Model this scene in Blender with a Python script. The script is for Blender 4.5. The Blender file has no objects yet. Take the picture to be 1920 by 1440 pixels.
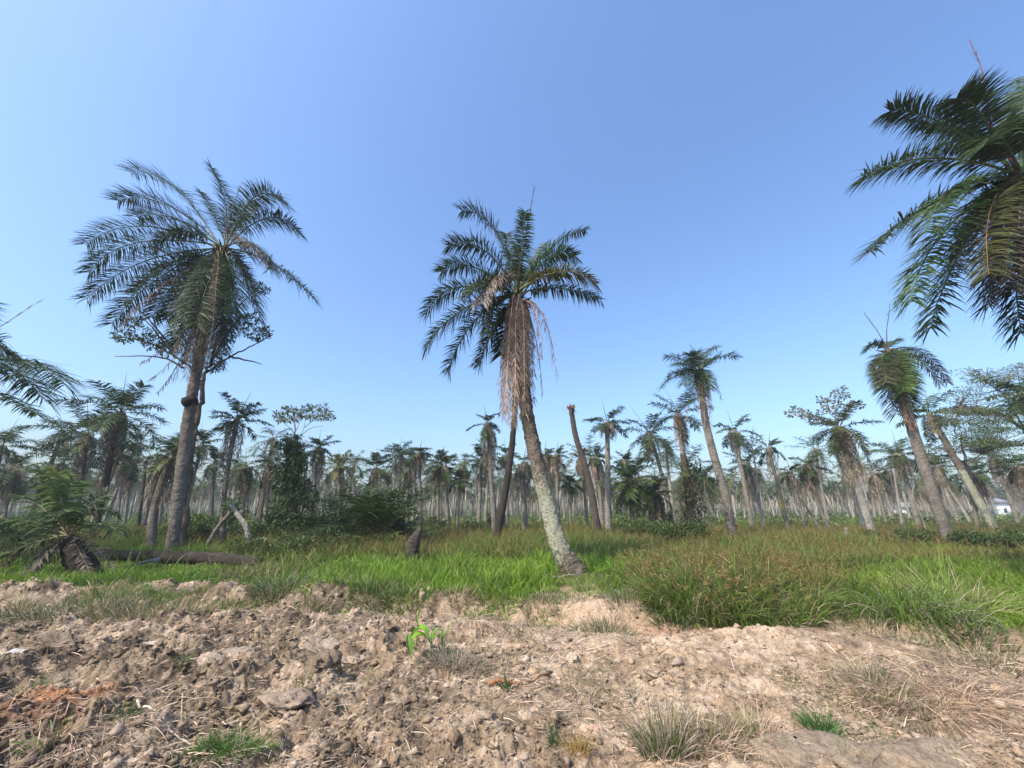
import bpy, math, random
import numpy as np
from mathutils import Vector, Matrix
S = bpy.context.scene
C = S.collection
# ------------------------------------------------------------------ camera, sky, sun, exposure
CAMH, FPX, HORY = 2.0, 750.0, 955.0
PITCH = math.atan((HORY - 720) / FPX)
cd = bpy.data.cameras.new('camera'); cam = bpy.data.objects.new('camera', cd); C.objects.link(cam)
cam.location = (0, 0, CAMH); cam.rotation_euler = (math.pi / 2 + PITCH, 0, 0)
cd.sensor_width = 36; cd.lens = 36 * FPX / 1920; cd.clip_start = 0.05; cd.clip_end = 5000
S.camera = cam
SUN_EL, SUN_AZ = math.radians(50), math.radians(-130)      # azimuth measured from +Y, clockwise positive
sun_dir = Vector((math.sin(SUN_AZ) * math.cos(SUN_EL), math.cos(SUN_AZ) * math.cos(SUN_EL), math.sin(SUN_EL)))
w = bpy.data.worlds.new('World'); S.world = w; w.use_nodes = True
nt = w.node_tree; nt.nodes.clear()
sky = nt.nodes.new('ShaderNodeTexSky'); sky.sky_type = 'NISHITA'; sky.sun_disc = False
sky.sun_elevation = SUN_EL; sky.sun_rotation = SUN_AZ
sky.air_density = 1.4; sky.dust_density = 3.0; sky.ozone_density = 6.0; sky.altitude = 0
bg = nt.nodes.new('ShaderNodeBackground'); bg.inputs['Strength'].default_value = 0.146
wo = nt.nodes.new('ShaderNodeOutputWorld')
tn = nt.nodes.new('ShaderNodeMix'); tn.data_type = 'RGBA'; tn.blend_type = 'MULTIPLY'; tn.inputs[0].default_value = 1; tn.inputs[7].default_value = (.90, .97, 1.08, 1)
nt.links.new(sky.outputs[0], tn.inputs[6]); nt.links.new(tn.outputs[2], bg.inputs[0]); nt.links.new(bg.outputs[0], wo.inputs[0])
sl = bpy.data.lights.new('sun', 'SUN'); sl.energy = 3.3; sl.angle = math.radians(0.6); sl.color = (1.0, 0.94, 0.84)
so = bpy.data.objects.new('sun', sl); C.objects.link(so); so.rotation_euler = sun_dir.to_track_quat('Z', 'Y').to_euler()
S.view_settings.view_transform = 'Standard'; S.view_settings.look = 'None'
S.view_settings.exposure = 0.85; S.view_settings.gamma = 1.0
S.cycles.max_bounces = 6; S.cycles.diffuse_bounces = 3; S.cycles.transmission_bounces = 4; S.cycles.volume_bounces = 0
S.cycles.transparent_max_bounces = 6; S.cycles.caustics_reflective = False; S.cycles.caustics_refractive = False
S.cycles.use_adaptive_sampling = True; S.cycles.adaptive_threshold = 0.012

rng = np.random.default_rng(11); random.seed(11)
_cp, _sp = math.cos(PITCH), math.sin(PITCH)
def ray(px, py):
    a = (px - 960) / FPX; b = (720 - py) / FPX
    return np.array((a, _cp - b * _sp, _sp + b * _cp))
def W(px, py, Y):                       # the point seen at that pixel, Y metres ahead
    r = ray(px, py); return np.array((0, 0, CAMH)) + r * (Y / r[1])
def G(px, py, up=0.0):                  # the ground point seen at that pixel
    r = ray(px, py); return np.array((0, 0, CAMH)) + r * ((CAMH - up) / -r[2])
def project(p):
    x, y, z = p[0], p[1], p[2] - CAMH
    d = y * _cp + z * _sp; u = -y * _sp + z * _cp
    return 960 + FPX * x / d, 720 - FPX * u / d

def r_px(p, px):                        # radius of a round stem that looks px wide at point p (a wide lens stretches it sideways)
    d = p[1] * _cp + (p[2] - CAMH) * _sp; return px * .5 * d / FPX / math.sqrt(1 + (p[0] / d) ** 2) * .80

# ------------------------------------------------------------------ noise in numpy
def _h(ix, iy, s):
    n = (ix.astype(np.int64) * 374761393 + iy.astype(np.int64) * 668265263 + s * 974711) & 0xffffffff
    n = ((n ^ (n >> 13)) * 1274126177) & 0xffffffff
    n = n ^ (n >> 16)
    return (n & 0xffff) / 65535.0
def vn(x, y, s=0):
    x = np.asarray(x, float); y = np.asarray(y, float)
    ix = np.floor(x); iy = np.floor(y); fx = x - ix; fy = y - iy
    fx = fx * fx * (3 - 2 * fx); fy = fy * fy * (3 - 2 * fy)
    a = _h(ix, iy, s); b = _h(ix + 1, iy, s); c = _h(ix, iy + 1, s); d = _h(ix + 1, iy + 1, s)
    return (a + (b - a) * fx) * (1 - fy) + (c + (d - c) * fx) * fy
def fbm(x, y, s=0, o=4):
    r = 0; a = .5; t = 0
    for k in range(o):
        r = r + a * vn(x * 1.0 + 17.3 * k, y - 9.1 * k, s + k); t += a
        x, y = (x * .8 - y * .6) * 2.03, (x * .6 + y * .8) * 2.03; a *= .5
    return r / t
def sst(a, b, x):
    t = np.clip((x - a) / (b - a), 0, 1); return t * t * (3 - 2 * t)

# ------------------------------------------------------------------ terrain height
HB = W(1080, 1088, 12.6)
def yditch(x): return 9.2 - .27 * np.clip(x, 0, 9) + .5 * (vn(np.asarray(x) * .35, 3.1, 5) - .5) + .35 * (vn(np.asarray(x) * 1.3, 8.1, 6) - .5)
def cells(x, y, s):                      # rounded lumps with sharp gaps between them
    ix = np.floor(x); iy = np.floor(y); best = np.full(np.shape(x), 9.0); hh = np.zeros(np.shape(x))
    for a in (-1, 0, 1):
        for b in (-1, 0, 1):
            cx = ix + a; cy = iy + b; d = (x - cx - _h(cx, cy, s)) ** 2 + (y - cy - _h(cx, cy, s + 1)) ** 2
            m = d < best; best = np.where(m, d, best); hh = np.where(m, _h(cx, cy, s + 2), hh)
    return np.sqrt(np.clip(1 - best * 1.25, 0, 1)) * (.25 + .75 * hh)
def ydirt(x):                            # where bare soil gives way to grass
    x = np.asarray(x, float)
    return yditch(x) + .75 + 1.1 * (fbm(x * .6, 1.7 + 0 * x, 21, 3) - .5) + .7 * (fbm(x * 2.4, 4.7 + 0 * x, 23, 3) - .5) + 1.9 * np.exp(-((x - 2.0) / 1.2) ** 2) - .5 * np.exp(-((x - 4.6) / 1.4) ** 2) + .9 * sst(-2, -8, x)
def bump(x, y, cx, cy, r, h, ry=None): return h * np.exp(-((x - cx) / r) ** 2 - ((y - cy) / (ry or r)) ** 2)
MOUNDS = [(G(625, 1125)[0], 10.1, .95, .26, .5), (G(1090, 1095)[0], 12.4, 1.5, .20, 1.0), (G(330, 1120)[0], 10.3, 1.3, .14, .7),
          (G(60, 1130)[0], 10.3, 1.5, .12, .8), (G(590, 1290)[0], 5.5, .32, .12, .25), (G(590, 1215)[0], 6.9, .45, .14, .3),
          (G(1460, 1230)[0], 6.6, 1.3, .14, .5), (G(130, 1370)[0], 4.7, .5, .12, .4), (G(1750, 1300)[0], 5.6, 1.1, .13, .7),
          (G(480, 1180)[0], 7.6, .6, .13, .35), (G(250, 1200)[0], 7.3, .9, .12, .4)]
def hz(x, y, fine=True):
    x = np.asarray(x, float); y = np.asarray(y, float)
    yd = yditch(x)
    z = .16 * (fbm(x * .12, y * .12, 2, 3) - .5) * sst(12, 30, y) + .12 * (fbm(x * .35, y * .35, 7, 3) - .5)
    D = (.30 - .16 * bump(x, 0 * x, 4.2, 0, 1.6, 1) + .36 * sst(6, 8, x)) * (1 - .85 * sst(-2.2, -5, x)) * (.65 + .7 * vn(x * .7, 0 * x, 9))
    prof = np.where(y < yd, np.exp(-((y - yd) / .85) ** 2), np.exp(-((y - yd) / .5) ** 4 * .6))
    z = z - D * prof
    z = z + (.06 + .10 * sst(1, 4, x)) * np.exp(-((y - (yd - 1.3)) / .6) ** 2)
    z = z + .10 * sst(yd + .2, yd + 1.0, y)
    for (cx, cy, r, h, ry) in MOUNDS: z = z + bump(x, y, cx, cy, r, h, ry)
    dirt = 1 - sst(-.5, .6, y - ydirt(x))
    rough = dirt * (.55 + .8 * sst(1.5, -3.5, x))
    if fine:
        a = fbm(x * 1.5, y * 1.5, 31, 2); b = 1 - np.abs(2 * vn(x * 4.2, y * 4.2, 33) - 1); c = vn(x * 9, y * 9, 35)
        b2 = 1 - np.abs(2 * vn(x * 7.7 + 3, y * 7.1, 36) - 1)
        d = vn(x * 21, y * 21, 37); e = vn(x * 47, y * 47, 39); f = vn(x * 90, y * 90, 41)
        m = .45 + 1.1 * vn(x * .9, y * .9, 43)
        z = z + rough * (.16 * (a - .5) + m * (.075 * (b - .5) + .04 * (b2 - .5) + .05 * (c - .5) + .030 * (d - .5) + .014 * (e - .5)) + .006 * (f - .5))
        wx = x + .14 * (d - .5) + .05 * (e - .5); wy = y + .14 * (vn(x * 17, y * 17, 48) - .5) + .05 * (f - .5); cm = sst(.35, .6, fbm(x * 1.1, y * 1.1, 47, 2)); k = rough * (y < 12)
        z = z + k * (cm * .13 * cells(wx * 4.3, wy * 4.3, 101) + .04 * cells(wx * 9.5, wy * 9.5, 111) * (.4 + .6 * vn(x * 2, y * 2, 112)) + .014 * cells(wx * 22, wy * 22, 121))
    return z
def gz(x, y): return float(hz(np.array([float(x)]), np.array([float(y)]))[0])

# ------------------------------------------------------------------ mesh accumulator
class MB:
    def __init__(s): s.v = []; s.c = []; s.q = []; s.t = []; s.n = 0
    def add(s, v, q=None, t=None, c=None):
        v = np.asarray(v, float).reshape(-1, 3); k = len(v)
        s.v.append(v)
        c = np.zeros((k, 3)) + (.5 if c is None else np.asarray(c, float))
        s.c.append(c)
        if q is not None and len(q): s.q.append(np.asarray(q, np.int64) + s.n)
        if t is not None and len(t): s.t.append(np.asarray(t, np.int64) + s.n)
        s.n += k
    def mesh(s, name, mat, origin=(0, 0, 0), smooth=False):
        me = bpy.data.meshes.new(name)
        v = np.concatenate(s.v) - np.array(origin); c = np.concatenate(s.c)
        q = np.concatenate(s.q) if s.q else np.zeros((0, 4), np.int64)
        t = np.concatenate(s.t) if s.t else np.zeros((0, 3), np.int64)
        me.vertices.add(len(v)); me.vertices.foreach_set('co', v.ravel().astype(np.float32))
        li = np.concatenate([q.ravel(), t.ravel()]).astype(np.int32)
        me.loops.add(len(li)); me.loops.foreach_set('vertex_index', li)
        ls = np.concatenate([np.arange(len(q)) * 4, len(q) * 4 + np.arange(len(t)) * 3]).astype(np.int32)
        me.polygons.add(len(ls)); me.polygons.foreach_set('loop_start', ls)
        if smooth: me.polygons.foreach_set('use_smooth', np.ones(len(ls), bool))
        at = me.color_attributes.new('tint', 'FLOAT_COLOR', 'POINT')
        at.data.foreach_set('color', np.concatenate([c, np.ones((len(c), 1))], 1).ravel().astype(np.float32))
        me.update(calc_edges=True)
        me.materials.append(mat)
        return me
def obj(name, mb, mat, parent=None, smooth=False, loc=None):
    o = bpy.data.objects.new(name, mb.mesh(name, mat, loc if loc is not None else (0, 0, 0), smooth))
    C.objects.link(o)
    if loc is not None and parent is None: o.location = loc
    if parent is not None: o.parent = parent
    return o
def tag(o, label=None, cat=None, group=None, kind=None):
    if label: o['label'] = label
    if cat: o['category'] = cat
    if group: o['group'] = group
    if kind: o['kind'] = kind
    return o
def thing(name, label, cat, loc, group=None):
    o = bpy.data.objects.new(name, None); C.objects.link(o); o.location = loc; o.empty_display_size = .3
    return tag(o, label, cat, group)
def nrm(a): return a / np.maximum(np.linalg.norm(a, axis=-1, keepdims=True), 1e-9)
Z3 = np.array((0, 0, 1.0))

def blades(mb, P, D, L, Wd, grav, segs=3, N=None, c0=(.2, .3, .1), c1=None, belly=.35):
    """curved tapering strips: P base, D first direction, L length, Wd width, grav bend towards the ground"""
    n = len(P); D = nrm(D); L = np.broadcast_to(L, (n,)); Wd = np.broadcast_to(Wd, (n,)); grav = np.broadcast_to(grav, (n,))
    if N is None: N = nrm(rng.normal(size=(n, 3)) + 0 * D)
    side = nrm(np.cross(D, N))
    pts = [P]; p = P
    for k in range(segs):
        d = nrm(D + (grav * ((k + .6) / segs) ** 1.3)[:, None] * np.array((0, 0, -1.0)))
        p = p + d * (L / segs)[:, None]; pts.append(p)
    c0 = np.zeros((n, 3)) + np.asarray(c0); c1 = c0 if c1 is None else np.zeros((n, 3)) + np.asarray(c1)
    V = []; Cc = []
    for k in range(segs):
        t = k / segs
        wk = (belly + (1 - belly) * math.sin(math.pi * min(1, t * 1.5 + .02)) if t < .34 else (1 - (t - .34) / .66 * .75)) * Wd * .5
        V += [pts[k] - side * wk[:, None], pts[k] + side * wk[:, None]]; cc = c0 * (1 - t) + c1 * t; Cc += [cc, cc]
    V.append(pts[-1]); Cc.append(c1)
    m = 2 * segs + 1
    V = np.stack(V, 1).reshape(-1, 3); Cc = np.stack(Cc, 1).reshape(-1, 3)
    b = (np.arange(n) * m)[:, None]
    q = np.concatenate([b + np.array([[2 * k, 2 * k + 1, 2 * k + 3, 2 * k + 2]]) for k in range(segs - 1)]) if segs > 1 else None
    t = b + np.array([[2 * segs - 2, 2 * segs - 1, 2 * segs]])
    mb.add(V, q, t, Cc)

def tube(mb, pts, rad, sides=8, c=(.3, .25, .2), c1=None, cap=True, wob=0, seed=0, flat=1.0):
    pts = np.asarray(pts, float); n = len(pts); rad = np.broadcast_to(rad, (n,))
    T = nrm(np.gradient(pts, axis=0))
    ref = np.array((1.0, 0, 0)) if abs(T[0][0]) < .8 else np.array((0, 1.0, 0))
    a = np.linspace(0, 2 * math.pi, sides, endpoint=False)
    V = []; u = nrm(np.cross(T[0], ref))
    r0 = np.random.default_rng(seed)
    for i in range(n):
        u = nrm(u - T[i] * np.dot(u, T[i])); v = np.cross(T[i], u)
        rr = rad[i] * (1 + (r0.uniform(-wob, wob, sides) if wob else 0))
        V.append(pts[i] + (np.cos(a) * rr)[:, None] * u + (np.sin(a) * rr * flat)[:, None] * v)
    V = np.concatenate(V)
    i, j = np.meshgrid(np.arange(n - 1), np.arange(sides), indexing='ij'); jn = (j + 1) % sides
    q = np.stack([i * sides + j, i * sides + jn, (i + 1) * sides + jn, (i + 1) * sides + j], -1).reshape(-1, 4)
    t = []
    if cap:
        V = np.concatenate([V, pts[:1], pts[-1:]])
        k = np.arange(sides)
        t = np.concatenate([np.stack([k * 0 + n * sides, (k + 1) % sides, k], -1), np.stack([k * 0 + n * sides + 1, (n - 1) * sides + k, (n - 1) * sides + (k + 1) % sides], -1)])
    c = np.asarray(c, float); c1 = c if c1 is None else np.asarray(c1, float)
    tt = np.repeat(np.linspace(0, 1, n), sides)[:, None]; cc = c * (1 - tt) + c1 * tt
    if cap: cc = np.concatenate([cc, [c], [c1]])
    mb.add(V, q, t, cc)

def spline(P, n):
    """Catmull-Rom through the points"""
    P = [np.asarray(p, float) for p in P]
    P = [2 * P[0] - P[1]] + P + [2 * P[-1] - P[-2]]; out = []; m = len(P) - 3
    for t in np.linspace(0, m, n):
        i = min(int(t), m - 1); f = t - i; a, b, c, d = P[i:i + 4]
        out.append(.5 * ((2 * b) + (c - a) * f + (2 * a - 5 * b + 4 * c - d) * f * f + (3 * b - a - 3 * c + d) * f ** 3))
    return np.array(out)

# ------------------------------------------------------------------ materials
def mat_base(name):
    m = bpy.data.materials.new(name); m.use_nodes = True; n = m.node_tree
    b = n.nodes['Principled BSDF']; return m, n, b
def node(n, t, **k):
    x = n.nodes.new(t)
    for a, v in k.items(): setattr(x, a, v)
    return x
def noise(n, scale, detail=4, rough=.6, coord=None, dist=0):
    x = node(n, 'ShaderNodeTexNoise'); x.inputs['Scale'].default_value = scale; x.inputs['Detail'].default_value = detail
    x.inputs['Roughness'].default_value = rough; x.inputs['Distortion'].default_value = dist
    if coord is not None: n.links.new(coord, x.inputs['Vector'])
    return x
def ramp(n, fac, stops):
    r = node(n, 'ShaderNodeValToRGB'); e = r.color_ramp.elements
    while len(e) < len(stops): e.new(.5)
    for k, (p, c) in enumerate(stops):
        e[k].position = p; e[k].color = tuple(c) + (1,) if not isinstance(c, (int, float)) else (c, c, c, 1)
    n.links.new(fac, r.inputs[0]); return r
def mixc(n, a, b, f, mode='MIX'):
    m = node(n, 'ShaderNodeMix', data_type='RGBA', blend_type=mode)
    for s, v in ((6, a), (7, b), (0, f)):
        if isinstance(v, (tuple, list)): m.inputs[s].default_value = tuple(v) + (1,)
        elif isinstance(v, (int, float)): m.inputs[s].default_value = v
        else: n.links.new(v, m.inputs[s])
    return m.outputs[2]
def bumpn(n, b, h, strength, dist):
    x = node(n, 'ShaderNodeBump'); x.inputs['Strength'].default_value = strength; x.inputs['Distance'].default_value = dist
    n.links.new(h, x.inputs['Height']); n.links.new(x.outputs[0], b.inputs['Normal']); return x

def leaf_mat(name, rough=.5, trans=.25, spec=.35, var=.35):
    m, n, b = mat_base(name)
    at = node(n, 'ShaderNodeAttribute', attribute_name='tint')
    oi = node(n, 'ShaderNodeObjectInfo'); g = node(n, 'ShaderNodeNewGeometry')
    tc = node(n, 'ShaderNodeTexCoord'); ns = noise(n, 2.3, 3, .6, tc.outputs['Object'])
    r1 = ramp(n, ns.outputs[0], [(.3, 1 - var), (.7, 1 + var * .6)])
    r2 = ramp(n, g.outputs['Random Per Island'], [(0, 1 - var * .6), (1, 1 + var * .5)])
    r3 = ramp(n, oi.outputs['Random'], [(0, (.86, .9, .95)), (1, (1.14, 1.08, .95))])
    c = mixc(n, at.outputs['Color'], r1.outputs[0], 1.0, 'MULTIPLY'); c = mixc(n, c, r2.outputs[0], 1.0, 'MULTIPLY'); c = mixc(n, c, r3.outputs[0], 1.0, 'MULTIPLY')
    n.links.new(c, b.inputs['Base Color']); b.inputs['Roughness'].default_value = rough; b.inputs['Specular IOR Level'].default_value = spec
    if trans:
        tr = node(n, 'ShaderNodeBsdfTranslucent'); n.links.new(c, tr.inputs[0])
        mx = node(n, 'ShaderNodeMixShader'); mx.inputs[0].default_value = trans
        n.links.new(b.outputs[0], mx.inputs[1]); n.links.new(tr.outputs[0], mx.inputs[2])
        n.links.new(mx.outputs[0], n.nodes['Material Output'].inputs[0])
    return m
M_leaf = leaf_mat('palm_leaf', .5, .2, .2)
M_dead = leaf_mat('dry_frond', .8, .15, .15, .45)
M_grass = leaf_mat('grass_blade', .55, .35, .3, .35)
M_straw = leaf_mat('straw', .75, .1, .2, .4)
M_bush = leaf_mat('bush_leaf', .5, .25, .3, .45)

def bark_mat(name, light=(.36, .33, .29), dark=(.10, .08, .065), lichen=0.0, lcol=(.62, .60, .42)):
    """rings of old leaf bases; the tint's red channel says how much lichen, green how dark"""
    m, n, b = mat_base(name)
    tc = node(n, 'ShaderNodeTexCoord'); at = node(n, 'ShaderNodeAttribute', attribute_name='tint')
    sp = node(n, 'ShaderNodeSeparateColor'); n.links.new(at.outputs['Color'], sp.inputs[0])
    mp = node(n, 'ShaderNodeMapping'); mp.inputs['Scale'].default_value = (1, 1, 3.2); n.links.new(tc.outputs['Object'], mp.inputs[0])
    n1 = noise(n, 5.5, 6, .7, mp.outputs[0], .6); n2 = noise(n, 1.2, 3, .6, tc.outputs['Object']); n3 = noise(n, 10, 8, .85, tc.outputs['Object'], .3)
    c = ramp(n, n1.outputs[0], [(.32, dark), (.5, tuple(.5 * (a + d) for a, d in zip(light, dark))), (.68, light)]).outputs[0]
    c = mixc(n, c, ramp(n, n2.outputs[0], [(.3, .6), (.7, 1.15)]).outputs[0], 1.0, 'MULTIPLY')
    c = mixc(n, c, dark, sp.outputs[1])
    th = node(n, 'ShaderNodeMath', operation='ADD'); n.links.new(n3.outputs[0], th.inputs[0]); n.links.new(sp.outputs[0], th.inputs[1])
    f = ramp(n, th.outputs[0], [(.90, 0.0), (1.0, 1.0)]).outputs[0]
    fine = noise(n, 38, 3, .7, tc.outputs['Object']); c = mixc(n, c, mixc(n, lcol, tuple(x * .55 for x in lcol), ramp(n, fine.outputs[0], [(.42, 0.0), (.62, 1.0)]).outputs[0]), f)
    n.links.new(c, b.inputs['Base Color']); b.inputs['Roughness'].default_value = .9; b.inputs['Specular IOR Level'].default_value = .15
    ad = node(n, 'ShaderNodeMath', operation='ADD'); n.links.new(n1.outputs[0], ad.inputs[0]); n.links.new(n3.outputs[0], ad.inputs[1]); bumpn(n, b, ad.outputs[0], 1.0, .16)
    return m
M_bark = bark_mat('palm_bark_grey', (.50, .44, .36), (.17, .13, .10), lcol=(.68, .66, .56))
M_barkd = bark_mat('palm_bark_dark', (.24, .19, .15), (.055, .043, .034))
M_barkh = bark_mat('palm_bark_lichen', (.42, .34, .26), (.13, .10, .075), lcol=(.74, .71, .50))
M_barkp = bark_mat('palm_bark_pale', (.58, .53, .45), (.27, .22, .18), lcol=(.74, .70, .58))
M_barky = bark_mat('palm_bark_yellow', (.42, .37, .28), (.16, .12, .08), lcol=(.80, .55, .03))

# ground material: soil colour comes from the sheet's own tint, broken up by procedural grain
def ground_mat():
    m, n, b = mat_base('soil')
    at = node(n, 'ShaderNodeAttribute', attribute_name='tint'); tc = node(n, 'ShaderNodeTexCoord'); P = tc.outputs['Object']
    a = noise(n, 3.2, 8, .75, P, .4); d = noise(n, 28, 6, .8, P, .2); e = noise(n, 11, 4, .7, P)
    c = mixc(n, at.outputs['Color'], ramp(n, a.outputs[0], [(.3, (.62, .60, .58)), (.5, (1, 1, 1)), (.7, (1.25, 1.2, 1.15))]).outputs[0], 1.0, 'MULTIPLY')
    c = mixc(n, c, ramp(n, d.outputs[0], [(.34, (.55, .5, .46)), (.5, (1, 1, 1)), (.68, (1.4, 1.36, 1.3))]).outputs[0], 1.0, 'MULTIPLY')
    n.links.new(c, b.inputs['Base Color']); b.inputs['Roughness'].default_value = .95; b.inputs['Specular IOR Level'].default_value = .1
    s = node(n, 'ShaderNodeMath', operation='ADD'); n.links.new(d.outputs[0], s.inputs[0]); n.links.new(e.outputs[0], s.inputs[1])
    bumpn(n, b, s.outputs[0], .8, .03)
    return m
M_soil = ground_mat()

# ------------------------------------------------------------------ ground sheet
PINK = np.array((.37, .262, .165)); GREY = np.array((.22, .163, .105)); DARKS = np.array((.105, .075, .053)); PALE = np.array((.50, .38, .28)); ORANGE = np.array((.36, .17, .085))
OX, OY = G(115, 1350)[:2]
def soil_col(x, y, z=None):
    a = fbm(x * .5, y * .5, 51, 3)[:, None]; b = fbm(x * 2.2, y * 2.2, 55, 3)[:, None]; l = sst(1.5, -4.5, x)[:, None]
    c = PINK * (1 - l * .75) + GREY * 1.1 * l * .75
    c = c + (GREY - c) * sst(.5, .7, a) * .45
    c = c + (DARKS - c) * sst(.5, .68, b) * (.35 + .35 * l)
    e = fbm(x * 9, y * 9, 57, 2)[:, None]; c = c + (PALE - c) * sst(.55, .7, 1 - b) * .5; c = c + (PALE * 1.08 - c) * sst(.62, .75, e) * .55; c = c + (DARKS - c) * sst(.62, .78, 1 - e) * .5
    o = np.exp(-((x - OX) / .42) ** 2 - ((y - OY) / .35) ** 2)[:, None]
    c = c + (ORANGE - c) * np.clip(o * 1.3, 0, 1)
    dd = np.exp(-((y - yditch(x)) / .45) ** 2)[:, None] * sst(-.5, 2, x)[:, None]
    c = c + (np.array((.36, .20, .13)) - c) * dd * .7
    return c
def make_ground():
    y1 = 2.3 * np.exp(np.arange(0, 520) * .0036)
    ys = np.concatenate([[-60, -20, -6, 0, 1.5], y1]); y = y1[-1]; k = .006; ex = []
    while y < 620: y *= 1 + k; k = min(k * 1.06, .12); ex.append(y)
    ys = np.concatenate([ys, ex]); nx = 1100
    t = np.linspace(-1, 1, nx)
    Wy = 1.42 * np.maximum(ys, 2.3) + 1.8 + np.where(ys < 1, 40 - ys * 0, 0)
    X = t[None, :] * Wy[:, None]; Y = np.repeat(ys[:, None], nx, 1)
    x, y = X.ravel(), Y.ravel(); z = hz(x, y)
    c = soil_col(x, y)
    g = sst(-.4, .5, y - ydirt(x))[:, None]
    gc = np.array((.075, .085, .03)) + (np.array((.13, .10, .05)) - np.array((.075, .085, .03))) * fbm(x * .4, y * .4, 61, 3)[:, None]
    far = sst(25, 60, y)[:, None]; gc = gc + (np.array((.09, .13, .035)) - gc) * far
    c = c + (gc - c) * g
    i, j = np.meshgrid(np.arange(len(ys) - 1), np.arange(nx - 1), indexing='ij')
    q = np.stack([i * nx + j, i * nx + j + 1, (i + 1) * nx + j + 1, (i + 1) * nx + j], -1).reshape(-1, 4)
    mb = MB(); mb.add(np.stack([x, y, z], -1), q, None, c)
    o = obj('ground', mb, M_soil, smooth=False); tag(o, kind='structure'); return o
make_ground()

# ------------------------------------------------------------------ fronds and palms
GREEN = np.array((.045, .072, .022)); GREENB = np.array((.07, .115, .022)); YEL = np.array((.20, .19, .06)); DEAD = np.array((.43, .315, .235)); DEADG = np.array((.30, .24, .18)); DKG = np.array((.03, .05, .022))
def bez(a, b, c, n):
    t = np.linspace(0, 1, n)[:, None]; return a * (1 - t) ** 2 + 2 * b * t * (1 - t) + c * t * t
def frond(mb, P, leaf=.6, nl=55, col=GREEN, tip=None, droop=.7, width=.052, r=.035, start=.16, segs=3, rach=None, ragged=.1, sides=5, fold=0.0, vlift=.25, rs=None):
    """P: points of the midrib; leaflets leave both sides and hang by 'droop'"""
    R = rs or rng
    n = len(P); T = nrm(np.gradient(P, axis=0)); h = P[-1] - P[0]; h = np.array((h[0], h[1], 0.0))
    if np.linalg.norm(h) < .15 * np.linalg.norm(P[-1] - P[0]): h = np.array((R.normal(), R.normal(), 0))
    Sd = nrm(np.cross(h, Z3))
    if rach is None: rach = col * 1.6 + np.array((.03, .02, 0))
    tube(mb, P, np.linspace(r, r * .18, n), sides if r > .02 else 3, c=rach, cap=False)
    for sgn in (-1, 1):
        s = np.sort(np.clip(start + (1 - start) * (np.arange(nl) + R.uniform(-.4, .4, nl)) / nl, start, .995))
        s = s[R.random(nl) > ragged]; k = len(s)
        f = s * (n - 1); i = np.minimum(f.astype(int), n - 2); fr = (f - i)[:, None]
        p = P[i] * (1 - fr) + P[i + 1] * fr; t = nrm(T[i] * (1 - fr) + T[i + 1] * fr)
        sd = nrm(Sd - t * (t @ Sd)[:, None]); up = np.cross(sd, t); up = up * np.sign(up[:, 2:3] + 1e-6)
        u = (s - start) / (1 - start)
        ll = leaf * (.35 + .65 * np.sin(math.pi * np.clip(u * .74 + .12, 0, 1)) ** .7) * R.uniform(.8, 1.12, k)
        fwd = .28 + .6 * u ** 2 + R.normal(0, .12, k); lift = vlift - fold + R.normal(0, .30, k)
        d = nrm(sd * sgn * (1 - .55 * fold) + t * fwd[:, None] + up * lift[:, None])
        Nn = nrm(up + R.normal(0, .3, (k, 3)))
        g = droop * R.uniform(.6, 1.5, k) * (ll / leaf)
        cc = col * R.uniform(.8, 1.2, (k, 1)); ct = cc if tip is None else (cc * .35 + np.asarray(tip) * .65)
        blades(mb, p, d, ll, width * R.uniform(.8, 1.2, k), g, segs, Nn, cc, ct)
def trunk_mesh(path, rad, seed=0, lich=None, sides=14, dens=9.0, dark=None, scars=True, rel=.16):
    """rough palm stem: rings of leaf-base scars standing off the surface"""
    P0 = spline(path, 60); Ls = np.linalg.norm(np.diff(P0, axis=0), axis=1).sum()
    n = int(max(10, Ls * dens)); P = spline(path, n); rr = np.interp(np.linspace(0, 1, n), np.linspace(0, 1, len(rad)), rad)
    R = np.random.default_rng(seed); mb = MB()
    T = nrm(np.gradient(P, axis=0)); a0 = np.linspace(0, 2 * math.pi, sides, endpoint=False)
    u = nrm(np.cross(T[0], (0, 1.0, 0))); V = []; col = []
    lag = np.zeros(sides)
    for i in range(n):
        u = nrm(u - T[i] * np.dot(u, T[i])); v = np.cross(T[i], u)
        if scars:
            saw = ((i * .5 + np.where(np.arange(sides) % 2, .5, 0)) % 1.0)
            k = 1 + rel * (saw - .4) + R.uniform(-rel * .45, rel * .45, sides)
        else: k = 1 + R.uniform(-.05, .05, sides)
        rad_i = rr[i] * k; a = a0 + R.uniform(-.06, .06, sides)
        V.append(P[i] + (np.cos(a) * rad_i)[:, None] * u + (np.sin(a) * rad_i)[:, None] * v)
        s = i / (n - 1)
        lc = lich(s) if lich else .25; dk = dark(s) if dark else 0
        col.append(np.stack([np.full(sides, lc), np.full(sides, dk), np.zeros(sides)], -1))
    i, j = np.meshgrid(np.arange(n - 1), np.arange(sides), indexing='ij'); jn = (j + 1) % sides
    q = np.stack([i * sides + j, i * sides + jn, (i + 1) * sides + jn, (i + 1) * sides + j], -1).reshape(-1, 4)
    V.append(P[-1:] + T[-1] * .05); col.append(np.zeros((1, 3)))
    k = np.arange(sides); t = np.stack([(n - 1) * sides + k, (n - 1) * sides + (k + 1) % sides, k * 0 + n * sides], -1)
    mb.add(np.concatenate(V), q, t, np.concatenate(col)); return mb

def sub(name, mb, mat, root, smooth=False):      # a part whose mesh is written relative to its thing
    me = mb.mesh(name, mat, tuple(root.location), smooth); o = bpy.data.objects.new(name, me); C.objects.link(o); o.parent = root; return o

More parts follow.
